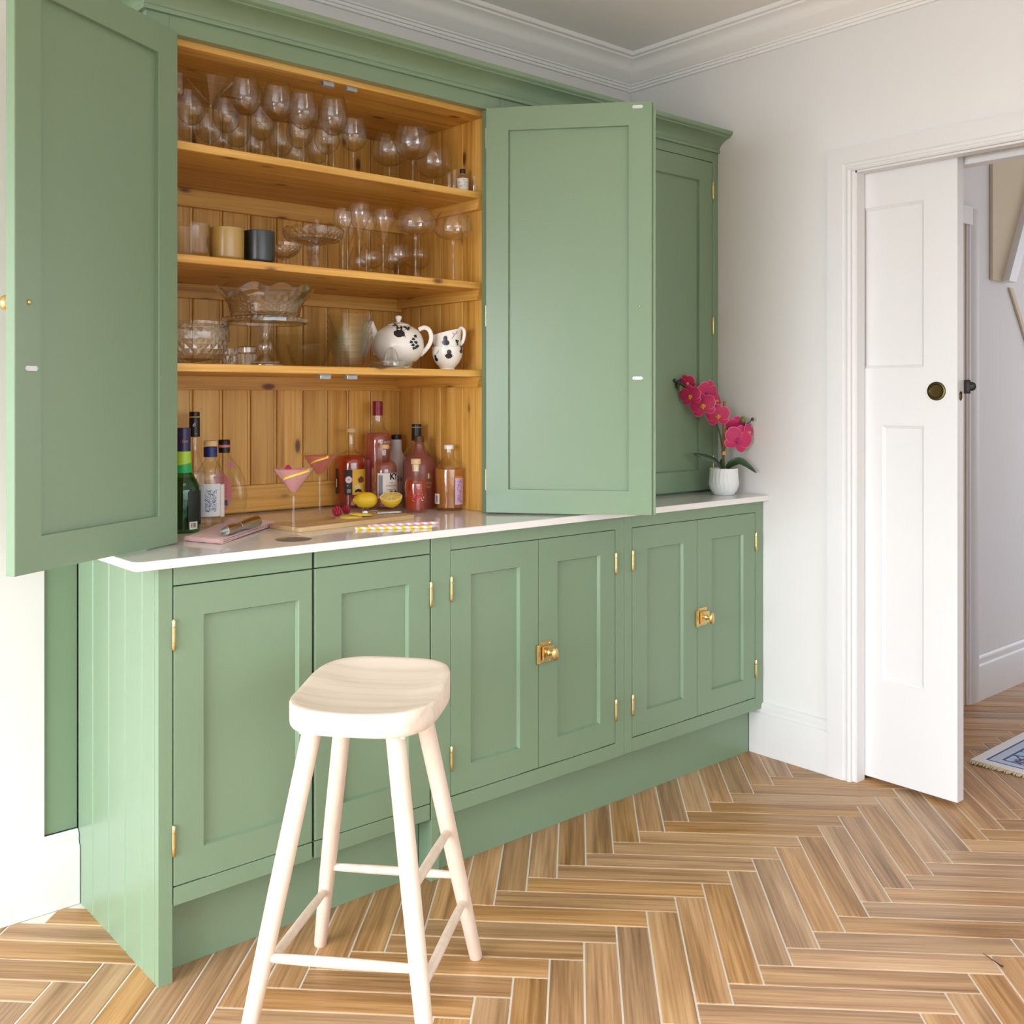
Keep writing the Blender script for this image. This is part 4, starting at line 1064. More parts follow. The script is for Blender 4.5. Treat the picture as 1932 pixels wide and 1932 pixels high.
# rectangular: rebuild from the long front edge
c0 = W(565, 996, 'Z', BZ); c1 = W(785, 970.5, 'Z', BZ); ax_ = (c1-c0).normalized(); nx_ = Vector((-ax_.y, ax_.x, 0))
wid = .135; lng = (c1-c0).length
poly = []
def rc(cx_, cy_, a0, r): return [(cx_+r*cos(a0+pi/2*k/4), cy_+r*sin(a0+pi/2*k/4)) for k in range(5)]
poly = rc(.012, .012, pi, .012)+rc(lng-.012, .012, 1.5*pi, .012)+rc(lng-.012, wid-.012, 0, .012)+rc(.012, wid-.012, pi/2, .012)
bo = obj('serving_board', MB().prism(poly, 'z', 0, BZ-.9), 'board_wood', None, 'pale wooden serving board holding lemons and a cocktail', 'board', loc=(c0.x, c0.y, .9), rotz=atan2(ax_.y, ax_.x))
bv = bo.modifiers.new('bevel', 'BEVEL'); bv.width = .0015; bv.segments = 2; bv.limit_method = 'ANGLE'
# --- lemons, slices, raspberries
q = W(690, 960, 'Z', BZ); s = scale_at(q); R0 = 15.5*s; La = 25*s
d = Vector((q.x-CAM.x, q.y-CAM.y, 0)).normalized(); q = q + d*R0*.75
prof = []
for k in range(17):
    u = -1+2*k/16; r = R0*(max(0, 1-abs(u)**2.3))**.5*(.98)
    z = La*u*.9
    if k == 0: r = 0; z = -La
    if k == 1: r = R0*.16; z = -La*.96
    if k == 2: r = R0*.30; z = -La*.88
    if k == 16: r = 0; z = La*.94
    prof.append((r, z))
Ml = Matrix.Translation((0, 0, R0)) @ Matrix.Rotation(YAW - pi/2 + .15, 4, 'Z') @ Matrix.Rotation(pi/2, 4, 'Y')
obj('lemon', MB().lathe(prof, 28, (0,0,0), Ml), 'lemon_peel', None, 'whole yellow lemon lying on the board', 'lemon', loc=(q.x, q.y, BZ), smooth=60)
def lemon_disc(mb_peel, mb_pith, mb_flesh, R, z, th, M_, bottom=False):
    mb_peel.lathe([(R*.96, z-th), (R*1.005, z-th), (R*1.005, z), (R*.96, z)], 40, (0,0,0), M_, close=True)
    mb_pith.lathe([(0, z), (R*.99, z), (R*.99, z-.0006), (0, z-.0006)], 40, (0,0,0), M_)
    for k in range(9):
        a0 = 2*pi*k/9+.05; a1 = 2*pi*(k+1)/9-.05; pts = []
        for i in range(7): a = a0+(a1-a0)*i/6; pts.append((R*.86*cos(a), R*.86*sin(a)))
        pts.append((R*.10*cos((a0+a1)/2), R*.10*sin((a0+a1)/2)))
        mb_flesh.prism(pts, 'z', z-.0003, z+.0005, M_)
q = W(738, 961, 'Z', BZ); s = scale_at(q); R0 = 21.5*s; d = Vector((q.x-CAM.x, q.y-CAM.y, 0)).normalized(); q = q+d*R0*.8
LH = thing('lemon_half', 'halved lemon with its cut face turned up on the board', 'lemon', (q.x, q.y, BZ))
Mh = Matrix.Translation((0, 0, R0*1.02)) @ Matrix.Rotation(YAW-pi/2, 4, 'Z') @ Matrix.Rotation(radians(20), 4, 'X')
obj('peel', MB().lathe([(0, -R0*.98), (R0*.35, -R0*.90), (R0*.66, -R0*.70), (R0*.90, -R0*.38), (R0*.99, -.004), (R0, 0), (R0*.97, .0002)], 40, (0,0,0), Mh), 'lemon_peel', LH, smooth=60)
a_, b_, c_ = MB(), MB(), MB(); lemon_disc(a_, b_, c_, R0*.985, .0012, .002, Mh); obj('pith', b_, 'lemon_pith', LH); obj('flesh', c_, 'lemon_flesh', LH)
for px, py, zz, tilt, lb in ((662, 976, BZ, 0, 'thin lemon slice lying flat on the board next to the raspberries'), (681, 971.5, BZ+.0032, 4, 'thin lemon slice overlapping another on the board under the scoop')):
    q = W(px, py, 'Z', zz); s = scale_at(q); R0 = 21.5*s
    t = thing('lemon_slice', lb, 'lemon slice', (q.x, q.y, zz))
    Ms = Matrix.Translation((0, 0, .0016)) @ Matrix.Rotation(radians(tilt), 4, 'Y')
    a_, b_, c_ = MB(), MB(), MB(); lemon_disc(a_, b_, c_, R0, .0014, .0028, Ms)
    b_.lathe([(0, -.0013), (R0*.97, -.0013), (R0*.97, -.0007), (0, -.0007)], 40, (0,0,0), Ms); obj('peel', a_, 'lemon_peel', t); obj('pith', b_, 'lemon_pith', t); obj('flesh', c_, 'lemon_flesh', t)
for px, py, rr_, lb in ((636, 974, 9.2, 'large ripe raspberry beside the foot of the cocktail glass'), (653.5, 970, 7.6, 'smaller raspberry showing its hollow end, before the red gin bottle')):
    q = W(px, py, 'Z', BZ); s = scale_at(q); R0 = rr_*s
    mb = raspberry_mesh(MB(), (0, 0, 0), R0, int(px)); mz = min(v.z for v in mb.v); mb.v = [v-Vector((0, 0, mz)) for v in mb.v]
    obj('raspberry', mb, 'raspberry', None, lb, 'raspberry', loc=(q.x, q.y, BZ), smooth=60)
# --- melon baller
qa = W(690, 972, 'Z', BZ); qb = W(755, 968, 'Z', BZ); dirv = (qb-qa); L_ = dirv.length; rz = atan2(dirv.y, dirv.x); s = scale_at(qa)
SCP = thing('melon_baller', 'small steel scoop with flat handle resting on the board', 'scoop', (qa.x, qa.y, BZ+.0062), rz)
rb = 7.5*s; zo = rb*.35
obj('bowl', MB().lathe([(0, -rb), (rb*.55, -rb*.83), (rb*.88, -rb*.45), (rb, 0), (rb*.93, 0), (rb*.8, -rb*.42), (rb*.5, -rb*.75), (0, -rb*.90)], 24, (0, 0, 0), Matrix.Translation((0, 0, zo)) @ Matrix.Rotation(pi*.80, 4, 'X')), 'steel', SCP, smooth=60)
obj('neck', MB().sweep([(rb*.9, 0, zo), (rb*2.2, 0, zo+.001), (rb*3.2, 0, zo-.001)], [.0022, .0022, .003], 10), 'steel', SCP)
hp = [(rb*3.0, -.003), (rb*4, -.0045), (L_*.62, -.0035), (L_*.72, -.005), (L_*.9, -.008), (L_, -.0075), (L_, .0075), (L_*.9, .008), (L_*.72, .005), (L_*.62, .0035), (rb*4, .0045), (rb*3, .003)]
obj('handle', MB().prism(hp, 'z', -.0045, -.0005), 'steel', SCP)
# --- paper straws
def stripe(name, c1_, c2_, n):
    m, nt, b = newmat(name); tc = nt.nodes.new('ShaderNodeTexCoord'); sp = nt.nodes.new('ShaderNodeSeparateXYZ'); nt.links.new(tc.outputs['Object'], sp.inputs[0])
    a1 = nt.nodes.new('ShaderNodeMath'); a1.operation = 'MULTIPLY_ADD'; a1.inputs[1].default_value = 1.0; nt.links.new(sp.outputs[0], a1.inputs[0])
    at_ = nt.nodes.new('ShaderNodeMath'); at_.operation = 'ARCTAN2'; nt.links.new(sp.outputs[1], at_.inputs[0]); nt.links.new(sp.outputs[2], at_.inputs[1])
    sc_ = nt.nodes.new('ShaderNodeMath'); sc_.operation = 'MULTIPLY'; sc_.inputs[1].default_value = 1/(2*pi)/n*1.0; nt.links.new(at_.outputs[0], sc_.inputs[0]); nt.links.new(sc_.outputs[0], a1.inputs[2])
    fr_ = nt.nodes.new('ShaderNodeMath'); fr_.operation = 'MULTIPLY'; fr_.inputs[1].default_value = n; nt.links.new(a1.outputs[0], fr_.inputs[0])
    f2 = nt.nodes.new('ShaderNodeMath'); f2.operation = 'FRACT'; nt.links.new(fr_.outputs[0], f2.inputs[0])
    gt = nt.nodes.new('ShaderNodeMath'); gt.operation = 'GREATER_THAN'; gt.inputs[1].default_value = .5; nt.links.new(f2.outputs[0], gt.inputs[0])
    mx = nt.nodes.new('ShaderNodeMix'); mx.data_type = 'RGBA'; mx.inputs[6].default_value = (*s2l(c1_), 1); mx.inputs[7].default_value = (*s2l(c2_), 1); nt.links.new(gt.outputs[0], mx.inputs[0]); nt.links.new(mx.outputs[2], b.inputs['Base Color'])
    b.inputs['Roughness'].default_value = .6
stripe('straw_yellow', '#f2c920', '#f4efe2', 45); stripe('straw_pink', '#f0a9bd', '#f4efe9', 45)
def straw(pa, pb_, z, m, lb, zoff=0):
    qa = W(*pa, 'Z', z); qb = W(*pb_, 'Z', z); dv = qb-qa; r = .0038
    mb = MB(); n = 16; L_ = dv.length
    mb.add([(x, rr_*sin(2*pi*k/n), rr_*cos(2*pi*k/n)) for (x, rr_) in ((0, r), (L_, r), (L_, r*.82), (0, r*.82)) for k in range(n)],
           [(a*n+k, a*n+(k+1) % n, ((a+1) % 4)*n+(k+1) % n, ((a+1) % 4)*n+k) for a in range(4) for k in range(n)])
    o = obj('paper_straw', mb, m, None, lb, 'straw', loc=(qa.x, qa.y, .9+r+zoff), smooth=40); o.rotation_euler = (0, 0, atan2(dv.y, dv.x)); return o
straw((670, 997), (814.5, 994), .904, 'straw_yellow', 'yellow striped paper straw on the worktop edge')
straw((694, 992.5), (826, 986), .904, 'straw_pink', 'pink striped paper straw lying behind the yellow one')
# --- napkin and jigger
mat('napkin', '#dcb3b2', .9, bump=(900, .25, .001), sheen=.3)
n0 = W(351, 1021, 'Z', .9); n1 = W(418, 1027, 'Z', .9); n2_ = W(526, 990, 'Z', .9); n3 = W(436, 985, 'Z', .9)
def napk(z0, z1, e, seed, sh=0.0):
    mb = MB(); rr = random.Random(seed); ph = rr.uniform(0, 6)
    def P(u, v, z):
        a = n0.lerp(n1, u); b = n3.lerp(n2_, u); q = a.lerp(b, v)
        c = (n0+n1+n2_+n3)/4; q = c+(q-c)*(1-e)
        return (q.x, q.y, z + .0012*sin(9*u+ph)*sin(5*v+ph) + sh*v)
    mb.grid(lambda u, v: P(u, v, z1), 18, 18); 
    b0 = len(mb.v); mb.grid(lambda u, v: P(u, v, z0), 18, 18)
    for k in range(18):
        mb.f += [(k, k+1, b0+k+1, b0+k), (18*19+k, 18*19+k+1, b0+18*19+k+1, b0+18*19+k), (k*19, (k+1)*19, b0+(k+1)*19, b0+k*19), (k*19+18, (k+1)*19+18, b0+(k+1)*19+18, b0+k*19+18)]
    return mb
NP = thing('napkin', 'folded dusty pink linen napkin under the silver jigger', 'napkin', (n0.x, n0.y, .9))
for k, (a, b, e) in enumerate(((.0018, .0040, .0), (.0052, .0074, .02), (.0086, .0108, .03))):
    mb = napk(.9+a, .9+b, e, k); mb.v = [v-Vector((n0.x, n0.y, .9)) for v in mb.v]; obj('fold', mb, 'napkin', NP, smooth=60)
# rolled edge along the near side
mb = MB()
for k, (r, dz) in enumerate(((.0062, .0066),)):
    pts = [n0.lerp(n1, u) for u in [i/12 for i in range(13)]]
    mb.sweep([(q.x-n0.x, q.y-n0.y, dz+.0006*sin(i*1.3)) for i, q in enumerate(pts)], r, 12)
obj('rolled_edge', mb, 'napkin', NP, smooth=60)
ja = W(424, 1000, 'Z', .926); jb = W(484, 984, 'Z', .926); dv = jb-ja; L_ = dv.length
JZ = .0115
JG = thing('jigger', 'silver double-ended cocktail jigger lying on the pink napkin', 'jigger', (ja.x, ja.y, .9+JZ), atan2(dv.y, dv.x))
s = scale_at(ja)
rA, rB, rN = .0125, .0152, .0088
sl = atan2(rB-rA, L_)
Mj = Matrix.Translation((0, 0, rA)) @ Matrix.Rotation(pi/2-sl, 4, 'Y')
obj('small_cup', MB().lathe([(rA*.9, .022), (rA*.93, 0), (rA, 0), (rA*.98, L_*.25), (rN, L_*.45), (rN*.9, L_*.45), (0, L_*.44)], 32, (0,0,0), Mj), 'steel', JG, smooth=40)
obj('large_cup', MB().lathe([(0, L_*.46), (rN*.9, L_*.45), (rN, L_*.45), (rB*.93, L_*.70), (rB, L_), (rB*.93, L_), (rB*.86, L_*.72), (rN*.6, L_*.5), (0, L_*.5)], 32, (0,0,0), Mj), 'steel', JG, smooth=40)
obj('collar', MB().lathe([(rN, L_*.43), (rN*1.15, L_*.44), (rN*1.15, L_*.46), (rN, L_*.47)], 32, (0,0,0), Mj), 'steel', JG)

# ================================================================ GLASSWARE ON THE SHELVES
BOWLS = {
 'wine':    [(0, .10), (.03, .34), (.09, .58), (.18, .80), (.30, .95), (.42, 1.0), (.60, .97), (.80, .87), (1, .74)],
 'balloon': [(0, .12), (.03, .42), (.10, .68), (.20, .88), (.33, .99), (.45, 1.0), (.65, .96), (.85, .84), (1, .70)],
 'tulip':   [(0, .10), (.10, .22), (.28, .48), (.46, .76), (.62, .97), (.72, 1.0), (.86, .92), (1, .78)],
 'coupe':   [(0, .10), (.06, .38), (.16, .60), (.34, .82), (.60, .95), (1, 1.0)],
 'flute':   [(0, .25), (.04, .60), (.12, .88), (.35, 1.0), (1, .96)],
}
def stem_glass(kind, p, zs, R, hb, H, stem=.0034, footr=None, label='', name='wine_glass', group=None, fancy=False, mat_='glass'):
    """stemmed glass: foot, stem and bowl in one wall of glass. p = foot centre, zs shelf height"""
    fr_ = footr or R*.82; zb_ = H-hb
    prof = [(0, 0), (fr_*.97, 0), (fr_, .001), (fr_*.96, .0020), (fr_*.6, .0040), (fr_*.30, .0068), (stem*1.6, .012), (stem, .020)]
    if fancy:
        prof += [(stem*1.0, zb_*.55), (stem*1.35, zb_*.80), (stem*1.9, zb_*.83), (stem*1.5, zb_*.86), (stem*2.6, zb_*.93), (stem*2.2, zb_*.97)]
    else:
        prof += [(stem*.92, zb_*.5), (stem, zb_*.88), (stem*1.5, zb_*.96)]
    if kind == 'martini': bowl = [(.006, zb_), (R, H)]
    else: bowl = [(R*f, zb_+hb*v) for v, f in BOWLS[kind]]
    th = .0011
    inn = [(max(r-th, .001), z+(.003 if i == len(bowl)-1 else 0)) for i, (r, z) in enumerate(bowl[::-1])]
    inn = [(r, z) for r, z in inn if z > zb_+.002] + [(0, zb_+.0035)]
    mb = MB().lathe(prof+bowl+[(bowl[-1][0]-th/2, H+.0005)]+inn, 36)
    return obj(name, mb, mat_, None, label, 'glass', group, loc=(p.x, p.y, zs), smooth=45)
def glass_px(kind, px, Y, hw, rimy, boty, shelf, label, name='wine_glass', group=None, fancy=False, footr=None):
    p = upright(px, Y); s = scale_at(p); R = hw*s; H = zpx(rimy, s)-SH[shelf]; hb = (boty-rimy)*s
    mx_ = {'a': 2.0650, 'b': 1.8225, 'c': 1.5560}[shelf]-SH[shelf]-.004
    H = min(H, mx_)
    return stem_glass(kind, p, SH[shelf], R, hb, H, label=label, name=name, group=group, fancy=fancy, footr=footr)
# top shelf, front row
glass_px('flute', 335, .275, 11.5, 139, 183, 'a', 'slim champagne flute beside the hinge of the left open door, top shelf', 'champagne_flute')
glass_px('martini', 397, .275, 42, 153, 195, 'a', 'empty martini glass on the top shelf', 'martini_glass')
ORD = ['first', 'second', 'third', 'fourth', 'fifth', 'sixth', 'seventh', 'eighth']
LW = 'tall rounded wine glass in the front row of the top shelf'; GW = 'front row of wine glasses on the top shelf'
for k, (px, hw, ry, by) in enumerate(((463, 28.6, 142, 219), (524.4, 28.5, 156, 231), (572.5, 27.5, 170, 244), (629, 27.5, 182, 256))):
    glass_px('wine', px, .285, hw, ry, by, 'a', 'tall wine glass in the front row, top shelf, ' + ORD[k] + ' from the martini glass', group=GW)
glass_px('wine', 666.5, .315, 26, 218, 286, 'a', 'shorter wine glass at the end of the tall front row, top shelf')
LBn = 'large balloon gin glass on the top shelf near the right open door'; GB = 'balloon glasses at the right of the top shelf'
for k, (px, Y, hw, ry, by) in enumerate(((734.6, .40, 33.5, 247, 314), (779, .30, 35.5, 232, 301), (818, .375, 34.5, 268, 336))):
    glass_px('balloon', px, Y, hw, ry, by, 'a', ('balloon gin glass beside the shorter wine glass, top shelf', 'largest balloon gin glass at the front of the top shelf', 'low balloon gin glass next to the shot glasses, top shelf')[k], 'balloon_glass', GB, footr=.034)
# top shelf, rows behind (same two kinds of glass)
LM = 'wine glass in the second row of the top shelf, seen through the front glasses'; GM = 'second row of wine glasses on the top shelf'
for k, (px, Y) in enumerate(((360, .365), (427.5, .375), (493, .385), (565, .40), (617, .405))):
    p = upright(px, Y); stem_glass('wine', p, SH['a'], .036, .098, .178, label='wine glass in the second row of the top shelf, ' + ORD[k] + ' from the left open door', group=GM)
LR = 'wine glass at the back of the top shelf near the pine boards'; GR = 'back row of wine glasses on the top shelf'
for k, (px, Y) in enumerate(((354, .49), (394, .48), (416, .575), (448, .475), (480, .575), (530, .49), (558, .59), (600, .50))):
    p = upright(px, Y); stem_glass('wine', p, SH['a'], .034, .086, .160, label='small wine glass at the back of the top shelf, ' + ORD[k] + ' from the left open door', group=GR)
def tumbler(px, Y, hw, topy, boty, shelf, label, name='tumbler', group=None, m='glass', th=.0016, taper=1.0, basez=.006):
    p = upright(px, Y); s = scale_at(p); R = hw*s; H = (boty-topy)*s
    mb = MB().lathe([(0, 0), (R*taper*.93, 0), (R*taper, .003), (R, H-.0006), (R-th/2, H), (R-th, H-.0006), (R*taper-th, basez+.002), (R*taper*.85, basez), (0, basez)], 36)
    return obj(name, mb, m, None, label, 'glass', group, loc=(p.x, p.y, SH[shelf]), smooth=45)
tumbler(712.6, .53, 17, 300, 342, 'a', 'small tumbler behind the balloon glasses, farther from the right door', 'tumbler')
tumbler(751, .55, 18, 306, 350, 'a', 'small tumbler behind the balloon glasses in the pine corner', 'tumbler')
tumbler(848, .36, 9.5, 305, 352, 'a', 'tall narrow shot glass next to the labelled miniature bottle', 'shot_glass')
tumbler(858, .31, 8, 308, 356, 'a', 'slim shot glass standing right before the labelled miniature', 'shot_glass')
tumbler(896, .275, 10, 330, 366, 'a', 'short shot glass at the far right end of the top shelf', 'shot_glass')
# miniature gin bottle with paper label
p = upright(873, .275); s = scale_at(p)
t = thing('miniature_bottle', 'miniature bottle with black cap and printed white label, top shelf', 'bottle', (p.x, p.y, SH['a']))
H = 46*s; r = 11*s
pf = [(0, 0), (r*.95, 0), (r, .002), (r, H*.62), (r*.85, H*.70), (r*.42, H*.76), (r*.40, H*.83)]
obj('glass', MB().lathe(pf+[(0, H*.83)], 24), 'glass', t, smooth=40)
obj('cap', MB().lathe([(0, H*.83), (r*.5, H*.83), (r*.5, H*.98), (r*.42, H), (0, H)], 20), 'black_cap', t)
obj('neck_band', MB().lathe([(r*.42, H*.76), (r*.50, H*.77), (r*.50, H*.80), (r*.42, H*.81)], 20, close=True), 'gold_ink', t)
mb = MB(); wrap_patch(mb, pf, H*.06, H*.60, facing(p, -1.35), facing(p, 1.25), .0006, 14, 3); obj('label_panel', mb, 'label_white', t)
mb = MB(); wrap_poly(mb, pf, [rect(0, 0, .016, .0022)], facing(p, -.6), H*.27, .001); wrap_text(mb, pf, 'Dry', .0055, H*.42, facing(p, -.6), .001); wrap_text(mb, pf, 'GIN', .005, H*.15, facing(p, -.6), .001); wrap_text(mb, pf, 'No 5', .0045, H*.52, facing(p, .3), .001)
obj('label_print', mb, 'ink', t)
mb = MB()
for k in range(5): wrap_poly(mb, pf, [rect(0, -.0035*k, .012, .0007)], facing(p, .55), H*.46, .001)
obj('label_lines', mb, 'ink_grey', t)

# second shelf
tumbler(363.5, .285, 31.8, 418, 483, 'b', 'heavy clear glass tumbler beside the amber candle jar', 'tumbler', th=.0022, basez=.010)
for px, hw, ty, by, m, lb in ((428.3, 31.5, 427.5, 489, 'amber_frost', 'frosted amber candle jar on the second shelf'), (489, 29.2, 434.5, 495.5, 'black_jar', 'satin black candle jar on the second shelf')):
    if m == 'black_jar' and m not in M: mat('black_jar', '#1d2324', .30, spec=.8)
    p = upright(px, .275); s = scale_at(p); R = hw*s; H = (by-ty)*s
    obj('candle_jar', MB().lathe([(0, 0), (R*.88, 0), (R*.97, .003), (R, .010), (R, H-.0008), (R-.001, H), (R-.0026, H-.0008), (R-.003, .014), (R*.8, .008), (0, .008)], 44), m, None, lb, 'jar', loc=(p.x, p.y, SH['b']), smooth=45)
p = upright(324, .30); s = scale_at(p)
t = thing('scent_jar', 'slim dark jar with pale pink band at the door end of the second shelf', 'jar', (p.x, p.y, SH['b']))
obj('jar_body', MB().lathe([(0, 0), (.011, 0), (.012, .002), (.012, .050), (0, .050)], 20), 'ink_blue', t); obj('jar_band', MB().lathe([(0, .050), (.012, .0502), (.012, .074), (.010, .076), (0, .076)], 20), 'label_pink', t)
def diamond(nd, amp): return lambda a, i: 1 + amp*(abs(((a/(2*pi)*nd + .5*(i % 2)) % 1)-.5)*2-.5)
# cut coupe and footed compote
p = upright(535, .345); s = scale_at(p)
mb = MB(); R = 33*s
prof = [(0, 0), (R*.62, 0), (R*.62, .002), (R*.25, .008), (.006, .014), (.0085, .020), (.006, .026), (.010, .030)] + [(R*f, .030+.040*v) for v, f in ((.05, .35), (.2, .60), (.35, .74), (.5, .85), (.65, .93), (.8, .98), (1, 1.0))]
inn = [(R*f-.002, .032+.038*v) for v, f in ((1, 1.0), (.6, .90), (.3, .68), (.08, .36))]+[(0, .034)]
mb.lathe(prof+inn, 40, dia=(8, 13, 1), rfun=lambda a, i: 1+.035*cos(20*a+pi*(i % 2)) if 8 <= i <= 13 else 1)
obj('dessert_coupe', mb, 'cut_glass', None, 'small cut glass dessert coupe between black jar and compote', 'glass', loc=(p.x, p.y, SH['b']), smooth=20)
p = upright(591, .345); s = scale_at(p); R = 56*s; zr = zpx(433, s)-SH['b']; zb_ = zpx(461, s)-SH['b']
prof = [(0, 0), (R*.62, 0), (R*.63, .002), (R*.55, .006), (R*.35, .011), (R*.2, .017), (.012, zb_*.38), (.017, zb_*.48), (.012, zb_*.60), (.019, zb_*.70), (.015, zb_*.82), (.017, zb_*.94)]
bw = [(R*.42, zb_), (R*.70, zb_+.004), (R*.88, zb_+.010), (R*.96, zb_+.018), (R*1.0, zb_+.026), (R*1.02, zr-.004), (R, zr)]
inn = [(R*.97, zr-.002), (R*.93, zb_+.022), (R*.80, zb_+.013), (R*.45, zb_+.006), (0, zb_+.005)]
mb = MB().lathe(prof+bw+inn, 56, dia=(12, 17, 1), rfun=lambda a, i: (1+.03*cos(28*a+pi*(i % 2)) if 12 <= i <= 17 else ((1+.012*cos(28*a), .003*cos(14*a)) if i in (18, 19) else (1+.10*cos(6*a) if 6 <= i <= 11 else 1))))
obj('compote', mb, 'cut_glass', None, 'pressed glass footed compote on the second shelf', 'dish', loc=(p.x, p.y, SH['b']), smooth=20)
p = upright(598, .56); obj('candlestick', MB().lathe([(0, 0), (.035, 0), (.035, .003), (.012, .012), (.008, .05), (.014, .07), (.008, .09), (.008, .15), (.014, .165), (.012, .190), (.010, .190), (.009, .17), (0, .168)], 24), 'glass', None, 'slender clear glass candlestick behind the compote', 'candlestick', loc=(p.x, p.y, SH['b']), smooth=45)
LT = 'tulip champagne flute in the front of the second shelf'; GT = 'tulip flutes on the second shelf'
for k, (px, Y, hw, ry, by) in enumerate(((646.6, .33, 18.5, 390, 458.6), (678, .275, 22, 382, 450), (723, .30, 21, 392, 461))):
    glass_px('tulip', px, Y, hw, ry, by, 'b', ('tulip champagne flute right beside the footed compote', 'tulip champagne flute standing at the very front edge of the second shelf', 'tulip champagne flute beside the round gin glass')[k], 'champagne_flute', GT, footr=.028)
LT2 = 'tulip champagne flute standing behind the front flutes'; GT2 = 'rear tulip flutes on the second shelf'
for k, (px, Y) in enumerate(((691.5, .40), (656, .43))):
    p = upright(px, Y); stem_glass('tulip', p, SH['b'], .031, .112, .205, label=('tulip champagne flute behind the frontmost flute', 'tulip champagne flute behind the one beside the compote')[k], name='champagne_flute', group=GT2, footr=.028)
LG = 'round gin glass with a decorated stem at the right of the second shelf'; GG = 'round gin glasses on the second shelf'
for k, (px, Y, hw, ry, by) in enumerate(((784, .262, 37.3, 393, 446), (855, .262, 36.7, 402, 455))):
    glass_px('balloon', px, Y, hw, ry, by-2, 'b', ('round gin glass with a decorated stem beside the tulip flutes', 'round gin glass with a decorated stem against the pine side')[k], 'gin_glass', GG, fancy=True, footr=.017)
LK = 'brandy glass at the back of the second shelf'; GK = 'brandy glasses at the back of the second shelf'
for k, (px, Y, R_b, hb, H) in enumerate(((681, .575, .036, .075, .122), (700, .50, .037, .075, .125), (741, .50, .036, .075, .128), (752, .40, .032, .070, .125), (789, .53, .050, .095, .165))):
    p = upright(px, Y); stem_glass('balloon', p, SH['b'], R_b, hb, H, label=('low brandy glass by the back boards behind the flutes', 'low brandy glass just behind the rear flutes', 'low brandy glass behind the flute beside the gin glass', 'narrow brandy glass between flute and round gin glass', 'large brandy balloon in the back corner behind the gin glass')[k], name='brandy_glass', group=GK)

# third shelf
def cutbowl(name, p, z, prof_out, nd, label, amp=.035, cat='bowl', m='cut_glass', th=.0035, n=72, wav=None, parent=None):
    k = len(prof_out); n = 2*nd
    inn = [(max(r-th, .001), zz+(.002 if j == k-1 else 0)) for j, (r, zz) in enumerate(prof_out[::-1])]
    inn = [(r, zz) for r, zz in inn if zz > .008]+[(0, .007)]
    def rf(a, i):
        m_ = 1.0; dz = 0
        if 2 <= i < k-1: m_ = 1+amp*(1 if (int(round(a*n/(2*pi)))+i) % 2 else -1)
        if wav and (i >= k-3 and i <= k+2): dz = wav[0]*abs(cos(wav[1]*a/2))*(1 if i in (k-1, k) else .45); m_ = 1
        return (m_, dz)
    mb = MB().lathe([(0, 0)]+prof_out+inn, n, rfun=lambda a, i: rf(a, i-1), dia=(2, k-(3 if wav else 0), 1))
    return obj(name, mb, m, parent, label, cat, loc=(p.x, p.y, z), smooth=8)
p = upright(373, .325); s = scale_at(p); R = 58*s; H = zpx(608, s)-SH['c']
outl = [(R*.42, 0), (R*.60, .004)] + [(R*f, H*v) for v, f in ((.14, .74), (.25, .84), (.36, .91), (.47, .96), (.58, .99), (.69, 1.0), (.79, .995), (.87, .98), (.90, .96), (.93, .99), (1.0, .97))]
cutbowl('fruit_bowl', p, SH['c'], outl, 22, 'large diamond cut glass bowl at the door end of the third shelf', .03)
p = upright(433, .375); s = scale_at(p); R = 15*s
cutbowl('salt_dish', p, SH['c'], [(R*.8, 0), (R, .004), (R, .026), (R*.92, .034), (R*1.0, .046)], 12, 'small ribbed pressed glass dish beside the cut bowl', .08, n=48)
p = upright(466, .33); s = scale_at(p); R = 17.5*s; H = (687-650)*s
mb = MB().lathe([(0, 0), (R*.92, 0), (R, .002), (R, H*.62), (R*.9, H*.66), (R, H*.70), (R*.98, H*.95), (R*.9, H), (R*.6, H*.96), (0, H*.94)], 24, rfun=lambda a, i: 1+.05*cos(12*a) if i in (2, 3) else 1)
obj('lidded_pot', mb, 'cut_glass', None, 'small fluted glass pot with thick rim by the cake stand', 'pot', loc=(p.x, p.y, SH['c']), smooth=20)
# cake stand
p = upright(500.5, .315); s = scale_at(p); RP = 79.5*s; zt_ = zpx(601, s)-SH['c']; RB = 38*s
CS = thing('cake_stand', 'pressed glass cake stand with beaded rim and turned stem', 'cake stand', (p.x, p.y, SH['c']))
obj('plate', MB().lathe([(0, zt_-.010), (.03, zt_-.011), (RP*.88, zt_-.007), (RP*.93, zt_-.015), (RP*1.0, zt_-.012), (RP, zt_-.004), (RP*.95, zt_+.001), (RP*.90, zt_-.002), (0, zt_-.004)], 64, rfun=lambda a, i: 1+.010*cos(40*a) if i in (3, 4, 5) else 1), 'cut_glass', CS, smooth=25)
bd = MB()
for k in range(44):
    a = 2*pi*k/44; bd.sphere((RP*.985*cos(a), RP*.985*sin(a), zt_-.004), .0032, n=8, m=6)
obj('rim_beads', bd, 'cut_glass', CS, smooth=60)
obj('stem', MB().lathe([(0, 0), (RB, 0), (RB, .004), (RB*.80, .007), (RB*.78, .012), (RB*.55, .016), (RB*.38, .022), (.010, .032), (.0155, .042), (.0165, .052), (.015, .060), (.0095, .068), (.0115, .074), (.010, .080), (.013, .094), (.016, zt_-.013), (0, zt_-.011)], 36, rfun=lambda a, i: 1+.10*cos(8*a) if 8 <= i <= 10 else (1+.05*cos(8*a) if i >= 13 else 1)), 'cut_glass', CS, smooth=25)
